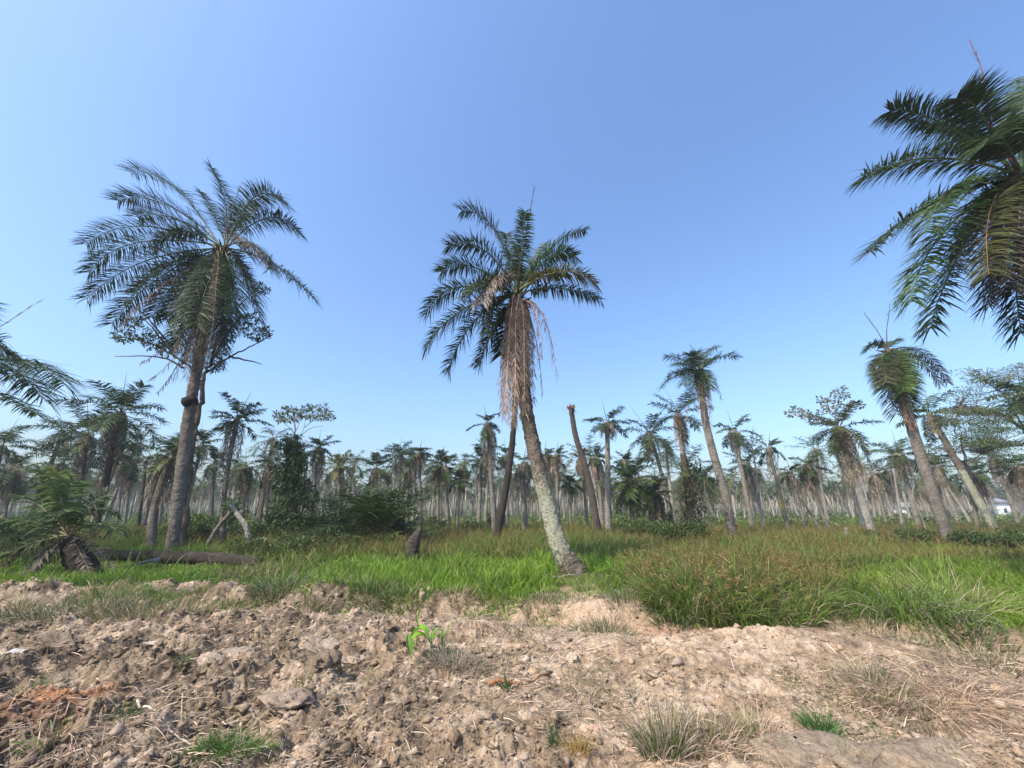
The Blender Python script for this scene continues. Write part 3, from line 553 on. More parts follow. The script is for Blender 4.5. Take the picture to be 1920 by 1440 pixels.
# ------------------------------------------------------------------ palms of the middle rows, one by one
HB_ = np.array((.40, .27, .19))
mids = [
 # bx, by, cx, cy, radius, green, dead, skirt, width, label, extra
 (186, 972, 226, 772, 84, 17, 34, 3.4, 22, 'wide-crowned palm left of the tallest left palm, dark brown skirt of hanging fronds', K(Y=25, low=-.6, dark=lambda s: .5, bark=M_barkd, lich=lambda s: 0)),
 (150, 970, 166, 812, 76, 14, 22, 3.0, 14, 'palm half hidden behind the wide-crowned palm, its fronds reaching left', K(Y=29, bark=M_barkd)),
 (104, 975, 118, 868, 60, 13, 16, 2.4, 12, 'low drooping palm in the haze behind the bright green sapling palm', K(Y=33)),
 (4, 1000, 22, 876, 50, 9, 30, 3.0, 16, 'shaggy grey-skirted palm standing at the left edge behind the sapling palm', K(v=.3, low=-.8, hi=1.0)),
 (-26, 990, 4, 835, 56, 14, 14, 3, 16, 'thin-fronded palm at the left edge above the shaggy grey-skirted one', K(v=.5, bark=M_barkd)),
 (221, 985, 232, 872, 38, 9, 14, 2.2, 9, 'small skirted palm just right of the wide-crowned palm', K()),
 (236, 980, 246, 880, 32, 7, 18, 2.6, 9, 'narrow palm all brown skirt, left of the headless black trunk', K(hi=.9)),
 (284, 1034, 326, 852, 52, 12, 22, 2.6, 26, 'palm with a pale leaning foot hidden behind the tallest left palm', K(v=.1, lich=lambda s: .36, bend=-.3)),
 (272, 988, 300, 868, 36, 8, 20, 2.6, 12, 'leaning palm with a feathery grey skirt left of the tallest left trunk', K(bend=-.2)),
 (352, 968, 381, 832, 40, 12, 8, 1.8, 11, 'slender grey palm leaning right, just right of the tallest left trunk', K(Y=30, bend=-.2)),
 (398, 982, 402, 866, 34, 11, 12, 2, 9, 'short palm with black thin trunk between the slender grey palm and the crossed trunks', K(bark=M_barkd)),
 (430, 968, 446, 784, 52, 12, 18, 3.4, 15, 'crooked palm above the crossed trunks with a small bushy green crown', K(Y=23, bend=-.25, low=-.2)),
 (456, 988, 461, 874, 40, 8, 26, 3.0, 10, 'brown drooping palm right of the crossed trunks, fronds hanging all round', K(low=-1.0, hi=.8)),
 (496, 988, 508, 872, 40, 10, 24, 2.6, 11, 'dark skirted palm left of the vine-clad column', K(low=-.9, hi=1.1, col=DKG * 1.3)),
 (585, 962, 598, 838, 36, 12, 16, 2.4, 12, 'palm behind the right side of the vine-clad column, dark tufted crown', K(Y=33)),
 (640, 968, 636, 872, 34, 18, 16, 2.6, 10, 'yellow-green palm with a short bushy crown left of the dark fern-like bush', K(v=.5, col=np.array((.13, .14, .035)))),
 (704, 965, 706, 876, 44, 15, 12, 1.8, 10, 'broad low palm whose crown stands above the dark fern-like bush', K(v=.5)),
 (746, 980, 750, 852, 34, 11, 14, 2.2, 9, 'palm with upright dark fronds right of the dark fern-like bush', K(hi=1.2, low=.2)),
 (791, 1000, 786, 848, 24, 8, 12, 1.6, 9, 'thin straight palm rising above the brown stump, small dark crown', K(v=.4, hi=1.0, low=-.2)),
 (764, 988, 766, 878, 26, 8, 12, 2, 8, 'small palm just left of the thin straight palm over the stump', K()),
 (822, 988, 822, 868, 36, 12, 12, 2.4, 8, 'left one of two overlapping green palms right of the stump', K()),
 (841, 990, 835, 872, 36, 11, 10, 2.0, 10, 'right one of two overlapping green palms right of the stump, paler trunk', K(v=.5)),
 (858, 985, 861, 898, 26, 12, 6, 1.4, 6, 'small neat palm in the gap left of the two tall skirted palms', K(v=.7)),
 (929, 1000, 914, 792, 36, 9, 26, 4.4, 13, 'tall skirted palm left of the curtained palm, one long frond arching left', K(v=.35, low=-1.0, hi=1.3)),
 (897, 996, 903, 862, 40, 11, 12, 2.2, 10, 'lower palm beside the tall skirted palm with a pale forked foot', K(v=.4, lich=lambda s: .36)),
 (952, 985, 948, 852, 32, 9, 12, 2.0, 8, 'palm glimpsed between the tall skirted palm and the black leaning trunk', K()),
 (984, 992, 981, 866, 34, 8, 26, 3.0, 14, 'stout shaggy palm directly behind the speckled trunk', K(v=.5, low=-.9)),
 (1031, 988, 1022, 854, 30, 9, 30, 3.6, 12, 'palm cloaked to mid trunk in straight grey fronds, right of the speckled trunk', K(low=-.9)),
 (1047, 990, 1043, 852, 28, 9, 18, 1.8, 9, 'palm with reddish skirt touching the grey-cloaked palm', K(dcol=HB_)),
 (1070, 985, 1068, 905, 24, 12, 6, 1.4, 7, 'small green palm under the headless leaning trunk', K(v=.7)),
 (1141, 1004, 1138, 790, 44, 9, 14, 1.0, 15, 'straight pale-trunked palm with a sparse crown swept left and one broken spike', K(v=.3, lich=lambda s: .4, low=-.1, hi=1.0, az=1)),
 (1102, 988, 1090, 856, 20, 5, 20, 1.6, 8, 'bare-headed scruffy palm between the headless trunk and the pale-trunked palm', K(hi=1.4, low=.9, col=DEADG * .6)),
 (1132, 990, 1118, 856, 30, 10, 16, 2.0, 9, 'palm with rusty skirt leaning behind the pale-trunked palm', K(dcol=HB_)),
 (1262, 992, 1218, 812, 54, 13, 12, 2.2, 11, 'curving palm left of the vine-wrapped palm, thin drooping grey-green fronds', K(v=.5, low=-.7, bend=.2)),
 (1297, 990, 1272, 776, 56, 12, 22, 3.6, 15, 'palm with a long rust-brown skirt beside the tall ragged one', K(v=.4, dcol=HB_, col=GREEN * .9)),
 (1186, 985, 1182, 900, 58, 26, 12, 2.6, 14, 'bushy green palm with a full round crown right of the pale-trunked palm', K(v=.9, low=-.9, col=GREENB * .8)),
 (1232, 985, 1228, 925, 40, 18, 30, 3.4, 13, 'squat palm with a dark brown fan of dead fronds left of the vine-wrapped palm', K(v=.9, low=-.7, dcol=DEAD * .6)),
 (1412, 992, 1376, 806, 42, 9, 16, 2.4, 12, 'leaning palm with a small star-shaped crown right of the tall ragged palm', K(v=.4, low=-.5)),
 (1436, 985, 1400, 868, 40, 9, 16, 3.0, 9, 'palm tucked behind the star-crowned palm, vines on its stem', K()),
 (1481, 1002, 1441, 838, 32, 7, 10, 2.2, 10, 'leaning palm with a patch of bright yellow on its lower trunk', K(v=.3, bark=M_barky, lich=lambda s: .2 + .26 * math.exp(-((s - .34) / .12) ** 2) if s < .5 else -.3, low=-.6)),
 (1513, 990, 1481, 884, 26, 7, 14, 2.2, 8, 'small brown-skirted palm right of the yellow-patched trunk', K()),
 (1560, 992, 1516, 872, 34, 10, 18, 2.4, 10, 'drooping palm left of the white-footed palm, smooth curved stem', K(low=-.8, bend=-.3)),
 (1640, 1010, 1571, 800, 56, 14, 40, 4.2, 22, 'white-footed palm with a full tan skirt in front of the pale-leaved tree', K(v=.2, bark=M_barkp, lich=lambda s: .4 if s < .45 else 0, dcol=DEADG * 1.15, low=-.9, hi=1.2)),
 (1664, 985, 1636, 884, 26, 6, 20, 2.4, 9, 'ragged dead-fronded palm right of the white-footed palm', K(hi=.9, col=DEADG * .7)),
 (1724, 990, 1686, 852, 50, 10, 20, 3.0, 16, 'skirted palm just left of the thick leaning palm', K(v=.4)),
 (1872, 1002, 1742, 775, 50, 12, 12, 1.6, 24, 'strongly leaning palm with stepped yellowish lichen on its trunk', K(v=.2, bark=M_barkh, lich=lambda s: .5 if s < .5 else .1, col=GREENB)),
 (1862, 985, 1822, 886, 38, 10, 20, 2.6, 12, 'grey-skirted palm behind the yellow-lichened leaning palm', K(bark=M_barkd)),
 (1912, 985, 1862, 855, 46, 10, 22, 3.2, 14, 'palm near the right edge with a tangle of hanging beige fronds', K(v=.4)),
 (1960, 990, 1905, 872, 40, 12, 18, 2.4, 14, 'lowest green palm at the right edge in front of the white house', K(v=.5)),
 (1990, 1010, 1915, 738, 60, 13, 16, 1.6, 20, 'dark-fronded palm in front of the feathery tree at the right edge', K(v=.3)),
 (1782, 985, 1757, 872, 26, 9, 12, 2.0, 9, 'small palm seen in the gap behind the thick leaning trunk', K()),
 (1200, 990, 1170, 862, 24, 9, 14, 2.0, 8, 'small grey palm behind the bushy round-crowned palm', K()),
 (1345, 985, 1322, 890, 34, 12, 16, 2.6, 9, 'palm crown showing left of the tall ragged trunk, low among the others', K()),
 (540, 985, 543, 880, 30, 10, 14, 2.0, 9, 'palm crown showing behind the left side of the vine-clad column', K()),
 (90, 990, 84, 905, 40, 14, 12, 2, 9, 'hazy round palm left of the bright green sapling palm', K()),
]
for (bx, by, cx, cy, R, g, d, sk, wp_, lab, kw) in mids:
    kw = dict(kw); swept = kw.pop('az', None)
    r = mid_palm(bx, by, cx, cy, lab, R=R, green=g, dead=int(d * 1.0), skirt=sk, wpx=wp_, **kw)

# headless trunks and the black leaning trunk
def bare_trunk(pts, px, label, mat, head=None, group=None, lich=None, dark=None, name='headless_palm', cat='dead palm'):
    P = [W(*p) for p in pts]; P[0][2] = gz(P[0][0], P[0][1]) - .1
    rd = [r_px(p, q) for p, q in zip(P, px)]
    root = thing(name, label, cat, (P[0][0], P[0][1], P[0][2] + .1), group)
    sub('trunk', trunk_mesh(P, rd, seed=len(label), sides=12, dens=9, lich=lich, dark=dark), mat, root)
    if head:
        mb = MB(); c = P[-1]; rs = np.random.default_rng(len(label))
        for k in range(head):
            d = nrm(rs.normal(size=(1, 3)) + np.array((0, 0, .3)))[0]; L = rs.uniform(.2, .45)
            tube(mb, [c - Z3 * .1, c + d * L * .6, c + d * L], [.09, .06, .015], 5, c=(.20, .12, .08), wob=.2, seed=k)
        blades(mb, np.repeat(c[None], 40, 0), nrm(rs.normal(size=(40, 3)) + Z3 * .2), .7, .03, 1.2, 3, None, DEAD)
        sub('dead_crown', mb, M_dead, root)
    return root
bare_trunk([(1124, 996, 27), (1104, 900, 27), (1080, 820, 27), (1071, 768, 27)], [19, 16, 13, 12], 'headless dead palm, brown leaning trunk ending in a round brown knot', M_barkd, 40, lich=lambda s: 0)
bare_trunk([(262, 984, 38), (268, 920, 38), (273, 868, 38)], [9, 9, 8], 'thin headless black trunk between the wide-crowned palm and the tallest left trunk', M_barkd, 14, dark=lambda s: .6, lich=lambda s: 0)
bare_trunk([(928, 1004, 24), (946, 930, 24), (957, 860, 24), (965, 780, 24), (968, 730, 24)], [20, 17, 15, 13, 12], 'blackened leaning trunk emerging behind the tan frond curtain', M_barkd, 20, dark=lambda s: .75, lich=lambda s: 0)
bare_trunk([(475, 1020, 19.5), (462, 990, 19.6), (448, 968, 19.8), (430, 942, 20)], [17, 14, 13, 11], 'pale fallen-in trunk leaning left, one of the crossed pair', M_bark, lich=lambda s: .42)
bare_trunk([(384, 1018, 20.2), (408, 990, 20.3), (436, 958, 20.5)], [13, 12, 11], 'darker trunk leaning right across the pale one to form a cross', M_bark, lich=lambda s: .2)
bare_trunk([(1742, 1008, 27), (1728, 970, 27), (1712, 930, 27), (1714, 908, 27)], [6, 5, 4, 3], 'thin white dead stem with a forked tip left of the thick leaning palm', M_barkp, name='dead_tree', cat='dead tree')
bare_trunk([(1690, 985, 36), (1685, 940, 36), (1675, 880, 36)], [10, 8, 4], 'bleached dead trunk behind the thin white dead stem', M_barkp, name='dead_tree', cat='dead tree')
bare_trunk([(1592, 1016, 26), (1588, 1000, 26), (1586, 990, 26)], [12, 10, 8], 'short pale stump left of the white-footed palm', M_barkp, name='palm_stump', cat='stump')
bare_trunk([(1552, 1012, 30), (1530, 980, 30), (1500, 930, 30)], [8, 7, 6], 'smooth bent grey stem curving up to the left near the white-footed palm', M_bark, name='dead_tree', cat='dead tree')
bare_trunk([(775, 1060, 16.2), (774, 1035, 16.2), (779, 1010, 16.2), (788, 992, 16.2)], [27, 31, 28, 9], 'rotten brown palm stump standing in the grass, ragged top', M_barkd, None, name='palm_stump', cat='stump', lich=lambda s: .1)
bare_trunk([(1316, 1020, 25), (1312, 990, 25), (1308, 970, 25)], [17, 14, 12], 'pale mottled stump at the foot of the vine-wrapped palm', M_barkp, name='palm_stump', cat='stump')

# fallen trunk lying in the grass and the cut stalk across it
P = [W(130, 1040, 16.6), W(200, 1052, 16.3), W(300, 1062, 15.9), W(400, 1070, 15.6), W(480, 1073, 15.4)]
for k, p in enumerate(P): p[2] = gz(p[0], p[1]) + (.30, .27, .24, .2, .1)[k]
root = thing('fallen_palm', 'long fallen palm trunk lying in the grass below the tallest left palm', 'fallen trunk', tuple(P[2]))
sub('trunk', trunk_mesh(P, [.16, .18, .20, .23, .20], 4, lich=lambda s: .12, dark=lambda s: .85 - .55 * s, sides=14, dens=12, rel=.22), M_barkd, root)
mb = MB(); rs = np.random.default_rng(2); c = W(405, 1062, 15.5); blades(mb, c + rs.normal(0, .12, (60, 3)), nrm(rs.normal(size=(60, 3)) + Z3 * .6), .4, .03, 1, 3, None, DEAD * .8); sub('root_fibres', mb, M_dead, root)
mb = MB(); A = W(300, 1049, 15.3); B = W(200, 1088, 13.6); B[2] = gz(B[0], B[1]) + .05
tube(mb, spline([A, A * .6 + B * .4 + Z3 * .03, B], 12), np.linspace(.075, .02, 12), 7, c=(.30, .29, .27), c1=(.22, .2, .16), flat=.4, wob=.1)
tag(obj('cut_frond_stalk', mb, M_dead, loc=tuple(A)), 'grey dry frond stalk propped on the fallen trunk', 'frond stalk')

# ------------------------------------------------------------------ leafy trees, shrubs and low palms
def leafballs(mb, cs, n, size, col, rs, up=.3, elong=1.6, narrow=.5, shell=True):
    """leaves spread through each lobe (centre, rx, rz): two-triangle leaves of uneven size"""
    for (c, rx, rzz) in cs:
        k = max(8, int(n * min(1, (rx / .55) ** 1.6))); d = nrm(rs.normal(size=(k, 3))); rr = rs.uniform(.35, 1.0, k) ** .6
        p = np.asarray(c) + d * (rr[:, None]) * np.array((rx, rx, rzz)) * (.75 + .5 * vn(d[:, 0] * 3 + c[0], d[:, 2] * 3 + c[1], 3)[:, None])
        dd = nrm(d + rs.normal(0, .7, (k, 3)) + Z3 * up); L = size * rs.uniform(.6, 1.3, k)
        blades(mb, p, dd, L, L * narrow, .6, 2, nrm(rs.normal(0, .6, (k, 3)) + Z3), np.asarray(col) * rs.uniform(.6, 1.35, (k, 1)), None, belly=.3)
def branch(mb, a, b, r0, r1, rs, wob=.12, c=(.2, .17, .13), n=7):
    a = np.asarray(a, float); b = np.asarray(b, float); L = np.linalg.norm(b - a)
    P = a + (b - a) * np.linspace(0, 1, n)[:, None]; off = rs.normal(0, wob * L / 4, (n, 3)); off[0] = off[-1] = 0
    P = P + off; tube(mb, P, np.linspace(r0, r1, n), 6, c=c); return P
def leafy_tree(name, label, cat, base, limbs, leafcs, n, size, col, seed, trunkcol=(.22, .18, .14), twigs=3, group=None, narrow=.5, barkm=None, rpx=.12):
    rs = np.random.default_rng(seed)
    b = np.array(base, float); b[2] = gz(b[0], b[1]) - .05
    root = thing(name, label, cat, tuple(b), group)
    mt = MB(); ends = []
    for L in limbs:
        L = [b if p is None else np.asarray(p, float) for p in L]; P = spline(L, 6 * len(L)); r = rpx if L[0] is b else rpx * .3
        P = P + rs.normal(0, r * .25, P.shape)
        tube(mt, P, np.linspace(r, max(.012, r * .3), len(P)), 7, c=trunkcol, wob=.1, seed=seed); ends.append(P)
    ml = MB()
    for (c, rx, rzz) in leafcs:
        allp = np.concatenate(ends); k = np.argmin(np.linalg.norm(allp - np.asarray(c), axis=1)); a = allp[k]
        for _ in range(twigs):
            e = np.asarray(c) + rs.normal(0, .5, 3) * np.array((rx, rx, rzz)); branch(mt, a, e, max(.012, rpx * .14), .006, rs, .25, trunkcol)
    leafballs(ml, leafcs, n, size, col, rs, narrow=narrow)
    sub('trunk', mt, barkm or M_dead, root); sub('crown', ml, M_bush, root); return root

# thin tree growing behind the tallest left palm
Y = 20.5; Q = lambda x, y, d=0: W(x, y, Y + d)
leafy_tree('leafy_tree', 'slim tree with sparse pale leaves and bare twigs growing behind the tallest left palm', 'tree', Q(345, 1010),
  [[None, Q(352, 900), Q(368, 800), Q(378, 740), Q(384, 700), Q(400, 680)], [Q(380, 705), Q(330, 670), Q(270, 640), Q(212, 630)], [Q(330, 672), Q(290, 620), Q(262, 590)], [Q(385, 700), Q(430, 670), Q(470, 650), Q(512, 628)],
   [Q(390, 690), Q(430, 620), Q(455, 590)], [Q(430, 668), Q(490, 682)], [Q(345, 690), Q(300, 670), Q(215, 668)], [Q(395, 680), Q(420, 610), Q(490, 530)], [Q(330, 660), Q(280, 600), Q(235, 560)]],
  [(Q(265, 625, -.3), .8, .5), (Q(230, 632), .5, .3), (Q(285, 640), .6, .4), (Q(310, 655, .4), .5, .4), (Q(250, 605), .35, .3), (Q(450, 605), .5, .4), (Q(480, 625), .7, .35), (Q(500, 622), .3, .25), (Q(425, 630, .5), .5, .4), (Q(470, 600), .4, .3), (Q(485, 540), .3, .3), (Q(500, 545), .2, .2), (Q(240, 570), .25, .2)],
  260, .17, (.13, .19, .05), 5, trunkcol=(.16, .115, .08), twigs=5, rpx=.2)
leafy_tree('leafy_vine', 'dense dark creeper hanging round the top of the tallest left palm trunk', 'creeper', Q(349, 1006),
  [[None, Q(356, 900), Q(372, 780), Q(386, 700), Q(395, 640)]], [(Q(405, 640, -.9), .6, .9), (Q(400, 680, -.9), .45, .6), (Q(420, 610, -.9), .5, .5)],
  260, .15, (.07, .10, .03), 6, twigs=3, rpx=.06)
# umbrella tree over the vine-clad column
Y = 32.0
def rosette(c, r, n): return [(c, r, .16)]
pts = [(520, 778), (535, 770), (548, 768), (560, 772), (575, 766), (590, 768), (603, 764), (612, 776), (600, 782), (540, 785), (556, 784), (583, 784), (618, 783), (570, 778), (527, 786)]
leafy_tree('umbrella_tree', 'spindly flat-topped tree with palmate leaves rising above the vine-clad column', 'tree', Q(556, 985),
  [[None, Q(552, 900), Q(551, 850), Q(553, 800), Q(550, 780)], [Q(556, 900), Q(562, 830), Q(570, 800), Q(575, 775)], [Q(553, 812), Q(535, 795), Q(512, 778)], [Q(565, 815), Q(585, 802), Q(605, 800)], [Q(570, 802), Q(592, 785), Q(608, 775)], [Q(553, 812), Q(562, 790), Q(560, 775)]],
  [(Q(x, y, random.uniform(-1.2, 1.2)), .42, .2) for x, y in pts], 95, .32, (.13, .16, .07), 9, trunkcol=(.36, .33, .27), twigs=2, rpx=.10, narrow=.35)
# pale tree behind the white-footed palm
Y = 30.0
pts = [(1482, 776), (1492, 768), (1500, 772), (1508, 780), (1516, 776), (1525, 782), (1538, 750), (1548, 765), (1556, 748), (1566, 738), (1578, 728), (1584, 742), (1570, 757), (1590, 760), (1600, 756), (1562, 770), (1538, 775), (1612, 760), (1545, 790), (1580, 775), (1520, 790)]
leafy_tree('leafy_tree', 'bare-limbed tree with small clusters of pale round leaves above the white-footed palm', 'tree', Q(1622, 1000),
  [[None, Q(1600, 900), Q(1582, 830), Q(1568, 790), Q(1572, 745)], [Q(1575, 800), Q(1540, 790), Q(1505, 782), Q(1480, 778)], [Q(1572, 790), Q(1552, 770), Q(1545, 752)], [Q(1575, 800), Q(1590, 775), Q(1608, 760)]],
  [(Q(x, y, random.uniform(-1, 1)), .30, .22) for x, y in pts], 95, .22, (.22, .22, .15), 12, trunkcol=(.45, .42, .38), twigs=2, rpx=.12, narrow=.7)
# leafy wisps in front of the tall ragged palm
Y = 38.0
leafy_tree('leafy_tree', 'thin straggly tree with grey-green leaves right of the tall ragged palm trunk', 'tree', Q(1430, 990),
  [[None, Q(1420, 900), Q(1410, 830), Q(1412, 800)], [Q(1415, 860), Q(1395, 830), Q(1380, 820)], [Q(1412, 850), Q(1430, 830), Q(1440, 825)]],
  [(Q(x, y), .7, .5) for x, y in [(1405, 825), (1420, 832), (1390, 840), (1432, 845), (1412, 850), (1380, 855), (1395, 865)]], 60, .22, (.13, .16, .09), 13, trunkcol=(.4, .37, .32), twigs=2, rpx=.1)
leafy_tree('leafy_tree', 'light feathery bush-like tree left of the tall ragged palm trunk, over the undergrowth', 'tree', Q(1330, 985),
  [[None, Q(1325, 950), Q(1320, 900)], [Q(1326, 950), Q(1345, 915)], [Q(1326, 950), Q(1300, 910)]],
  [(Q(x, y), 1.1, .9) for x, y in [(1310, 895), (1330, 890), (1345, 910), (1320, 920), (1350, 930), (1335, 945), (1310, 940)]], 110, .22, (.13, .17, .07), 14, trunkcol=(.3, .27, .2), twigs=2, rpx=.08)
# feathery trees at the right edge
def feathery(label, base, trunkpts, decks, seed, Y0, col):
    global Y; Y = Y0
    cs = []; rs = np.random.default_rng(seed)
    for (x, y, wd, hh) in decks:
        for k in range(int(wd / 9)): cs.append((Q(x + rs.uniform(-.5, .5) * wd, y + rs.uniform(-.5, .5) * hh, rs.uniform(-2.2, 2.2)), rs.uniform(.5, .9), rs.uniform(.12, .25)))
    leafy_tree('feathery_tree', label, 'tree', base, trunkpts, cs, 130, .12, col, seed, trunkcol=(.22, .18, .15), twigs=3, rpx=.17, narrow=.4)
Y = 27.0
feathery('wide flat-layered tree with fine feathery foliage at the right edge', Q(1990, 990),
  [[None, Q(1960, 900), Q(1935, 830), Q(1900, 790), Q(1850, 770), Q(1800, 765)], [Q(1935, 830), Q(1880, 838), Q(1840, 850)], [Q(1920, 805), Q(1890, 750), Q(1850, 715), Q(1830, 700)], [Q(1930, 820), Q(1960, 760), Q(1980, 700)]],
  [(1850, 705, 110, 22), (1815, 740, 60, 30), (1870, 735, 90, 30), (1880, 770, 170, 18), (1840, 795, 150, 26), (1900, 800, 120, 26), (1830, 825, 110, 22), (1900, 835, 110, 20), (1930, 700, 100, 40), (1790, 775, 80, 14)], 21, 27.0, (.13, .18, .05))
Y = 33.0
feathery('smaller fine-leaved tree behind the yellow-lichened leaning palm', Q(1830, 985),
  [[None, Q(1822, 920), Q(1810, 860), Q(1800, 820)], [Q(1815, 880), Q(1790, 850)], [Q(1815, 870), Q(1850, 840)]],
  [(1790, 800, 60, 30), (1830, 815, 90, 40), (1800, 850, 90, 30), (1850, 860, 60, 30)], 22, 33.0, (.11, .15, .05))

# vine-clad column
Y = 24.0; rs = np.random.default_rng(31)
root = thing('vine_clad_palm', 'dead palm wrapped into a dark leafy cone by creepers, under the flat-topped tree', 'creeper column', tuple(Q(550, 1010)))
root.location.z = gz(root.location.x, root.location.y)
mt = MB(); tube(mt, spline([Q(548, 1025), Q(549, 930), Q(552, 850), Q(556, 815)], 20), np.linspace(.3, .12, 20), 8, c=(.14, .11, .08), wob=.2); sub('trunk', mt, M_dead, root)
ml = MB(); cs = []
for y in np.arange(828, 985, 7):
    wd = np.interp(y, [825, 850, 900, 945, 985], [4, 10, 22, 34, 44])
    for k in range(4): cs.append((Q(550 + rs.uniform(-.95, .95) * wd + 9 * math.sin(y * .09) - (y < 860) * 4, y + rs.normal(0, 4), rs.uniform(-1, 1) * wd / 31), rs.uniform(.15, .62), rs.uniform(.25, .8)))
for c_ in cs: leafballs(ml, [c_], 100, .24, np.array((.075, .10, .026)) * rs.uniform(.5, 2.2) + np.array((.07, .045, .015)) * (rs.random() < .25), rs, up=-.9)
sub('foliage', ml, M_bush, root)
mb = MB()
for k in range(8):
    a = Q(548 + rs.normal(0, 8), 850 + rs.uniform(-25, 60)); d = np.array((rs.normal(), rs.normal() * .5, .7)); d = nrm(d[None])[0]
    frond(mb, bez(a, a + d * .9, a + d * 1.3 + np.array((d[0], d[1], -1.0)) * .7, 8), leaf=.45, nl=16, col=DKG * 1.4, segs=2, rs=rs, r=.015, width=.06)
sub('frond', mb, M_leaf, root)
# vine-wrapped palm right of the middle
Y = 24.0
root = thing('vine_wrapped_palm', 'dark palm smothered in hanging creepers and dead fronds, right of the middle', 'creeper column', tuple(Q(1296, 1015)))
root.location.z = gz(root.location.x, root.location.y)
mt = MB(); tube(mt, spline([Q(1298, 1035), Q(1296, 960), Q(1286, 880), Q(1280, 850)], 20), np.linspace(.32, .16, 20), 8, c=(.12, .09, .07), wob=.2); sub('trunk', mt, M_dead, root)
ml = MB(); cs = [(Q(1294 + rs.normal(0, 9), y + rs.normal(0, 4), rs.normal(0, .4)), rs.uniform(.25, .5), rs.uniform(.3, .7)) for y in np.arange(870, 1010, 6) for _ in range(2)]
cs += [(Q(1280 + rs.normal(0, 18), 1000 + rs.normal(0, 8), rs.normal(0, .5)), .5, .45) for _ in range(14)]
leafballs(ml, cs, 60, .2, (.05, .07, .02), rs, up=-.7); sub('foliage', ml, M_bush, root)
mb = MB(); crown_mesh(mb, Q(1283, 880), 14, 2.6, .5, 26, GREEN * .8, rs, low=-.5, hi=1.3); sub('crown', mb, M_leaf, root)
mb = MB(); skirt_mesh(mb, Q(1286, 890), Z3, 26, 3.4, .3, DEADG * .7, leaf=.35, nl=14, rs=rs, spread=.5); sub('dead_frond_skirt', mb, M_dead, root)

def low_palm(label, px, py, Yd, n, L, leaf, nl, col, seed, hgt=.3, low=.05, hi=1.4, droop=.7, rach=None, dead=10, name='young_palm'):
    rs = np.random.default_rng(seed); c = W(px, py, Yd); c[2] = gz(c[0], c[1]) + hgt
    root = thing(name, label, 'young palm', (c[0], c[1], c[2] - hgt)); mt = MB()
    tube(mt, [c - Z3 * (hgt + .1), c - Z3 * hgt * .4, c + Z3 * .1], [.28, .3, .2], 10, c=(.10, .07, .05), wob=.2); sub('trunk', mt, M_dead, root)
    mb = MB(); crown_mesh(mb, c + Z3 * .1, n, L, leaf, nl, col, rs, low=low, hi=hi, segs=3, width=.05, droop=droop, r=.03, npt=12); sub('crown', mb, M_leaf, root)
    if dead:
        mb = MB(); crown_mesh(mb, c, dead, L * .75, leaf * .8, nl // 2, DEAD * .7, rs, low=-.35, hi=.25, segs=2, width=.04, droop=1.5, npt=8); sub('dead_fronds', mb, M_dead, root)
    return root
low_palm('large dark green fern-like young palm, a bushy mound left of the stump', 700, 1004, 21.5, 60, 4.0, .8, 50, GREENB * .62, 41, hgt=.5, low=-.2)
low_palm('smaller dark young palm hugging the left side of the fern-like mound', 640, 990, 25, 26, 3.6, .7, 36, GREENB * .62, 42, hgt=.4)
low_palm('low shadowy young palm on the right flank of the fern-like mound', 748, 1000, 22.5, 16, 1.9, .5, 26, DKG * 1.3, 43, hgt=.3)
low_palm('knee-high young palm among the distant trunks right of the stump', 820, 985, 30, 12, 1.5, .5, 18, GREENB * .7, 44, dead=0)
low_palm('green young palm under the bushy round-crowned palm', 1250, 985, 32, 14, 2.2, .6, 22, GREENB * .7, 45, dead=0)

# tipped-over young palm at the left with one bright crown
root = thing('toppled_palm', 'tipped young palm at the left with arching fronds and one bright green shoot', 'young palm', tuple(W(150, 1090, 13.3)))
root.location.z = gz(root.location.x, root.location.y)
Y = 13.2
tp = [Q(172, 1090), Q(152, 1060), Q(138, 1030), Q(128, 1010)]; tp[0][2] = gz(tp[0][0], tp[0][1]) - .05
sub('trunk', trunk_mesh(tp, [.28, .32, .3, .2], 77, sides=12, dens=12, rel=.3, dark=lambda s: .5), M_barkd, root)
Cc = Q(128, 1005)
fr_t = [((118, 900), (108, 885), .2, YEL * .9 + GREENB, .75), ((125, 930), (75, 880), -.3, GREENB, .6), ((130, 900), (140, 905), .4, GREENB * 1.4, .6), ((90, 950), (40, 930), .2, GREENB, .6), ((60, 960), (-10, 985), .1, GREENB * .9, .6),
        ((175, 930), (215, 960), .3, GREEN, .6), ((180, 960), (235, 1000), -.5, GREEN, .6), ((70, 1000), (-40, 1010), .2, GREEN * .9, .6), ((60, 1020), (-20, 1075), -.6, DEADG * .5, .35), ((90, 1030), (20, 1100), -1.0, DEADG * .5, .35), ((180, 1010), (215, 1070), -.5, DEADG * .5, .25),
        ((160, 1040), (178, 1100), -.6, DEAD * .5, .22), ((50, 980), (-60, 960), .8, DKG * 1.3, .6), ((150, 950), (200, 930), .9, GREEN, .6), ((80, 1005), (10, 1040), -.9, GREEN, .5), ((60, 1060), (30, 1120), -.9, DEADG * .5, .3), ((100, 940), (130, 960), -1.2, GREEN, .6)]
for (c, t, dd, col, lf) in fr_t:
    mb = MB(); B = bez(Cc, Q(c[0], c[1], dd * .6), Q(t[0], t[1], dd), 18); B = B + np.cumsum(rng.normal(0, .006, B.shape), 0)
    B[:, 2] = np.maximum(B[:, 2], hz(B[:, 0], B[:, 1], False) + .06)
    frond(mb, B, leaf=lf, nl=46, col=col, r=.03, droop=1.0, rach=np.array((.26, .2, .11))); sub('frond', mb, M_leaf if col[1] > col[0] else M_dead, root)

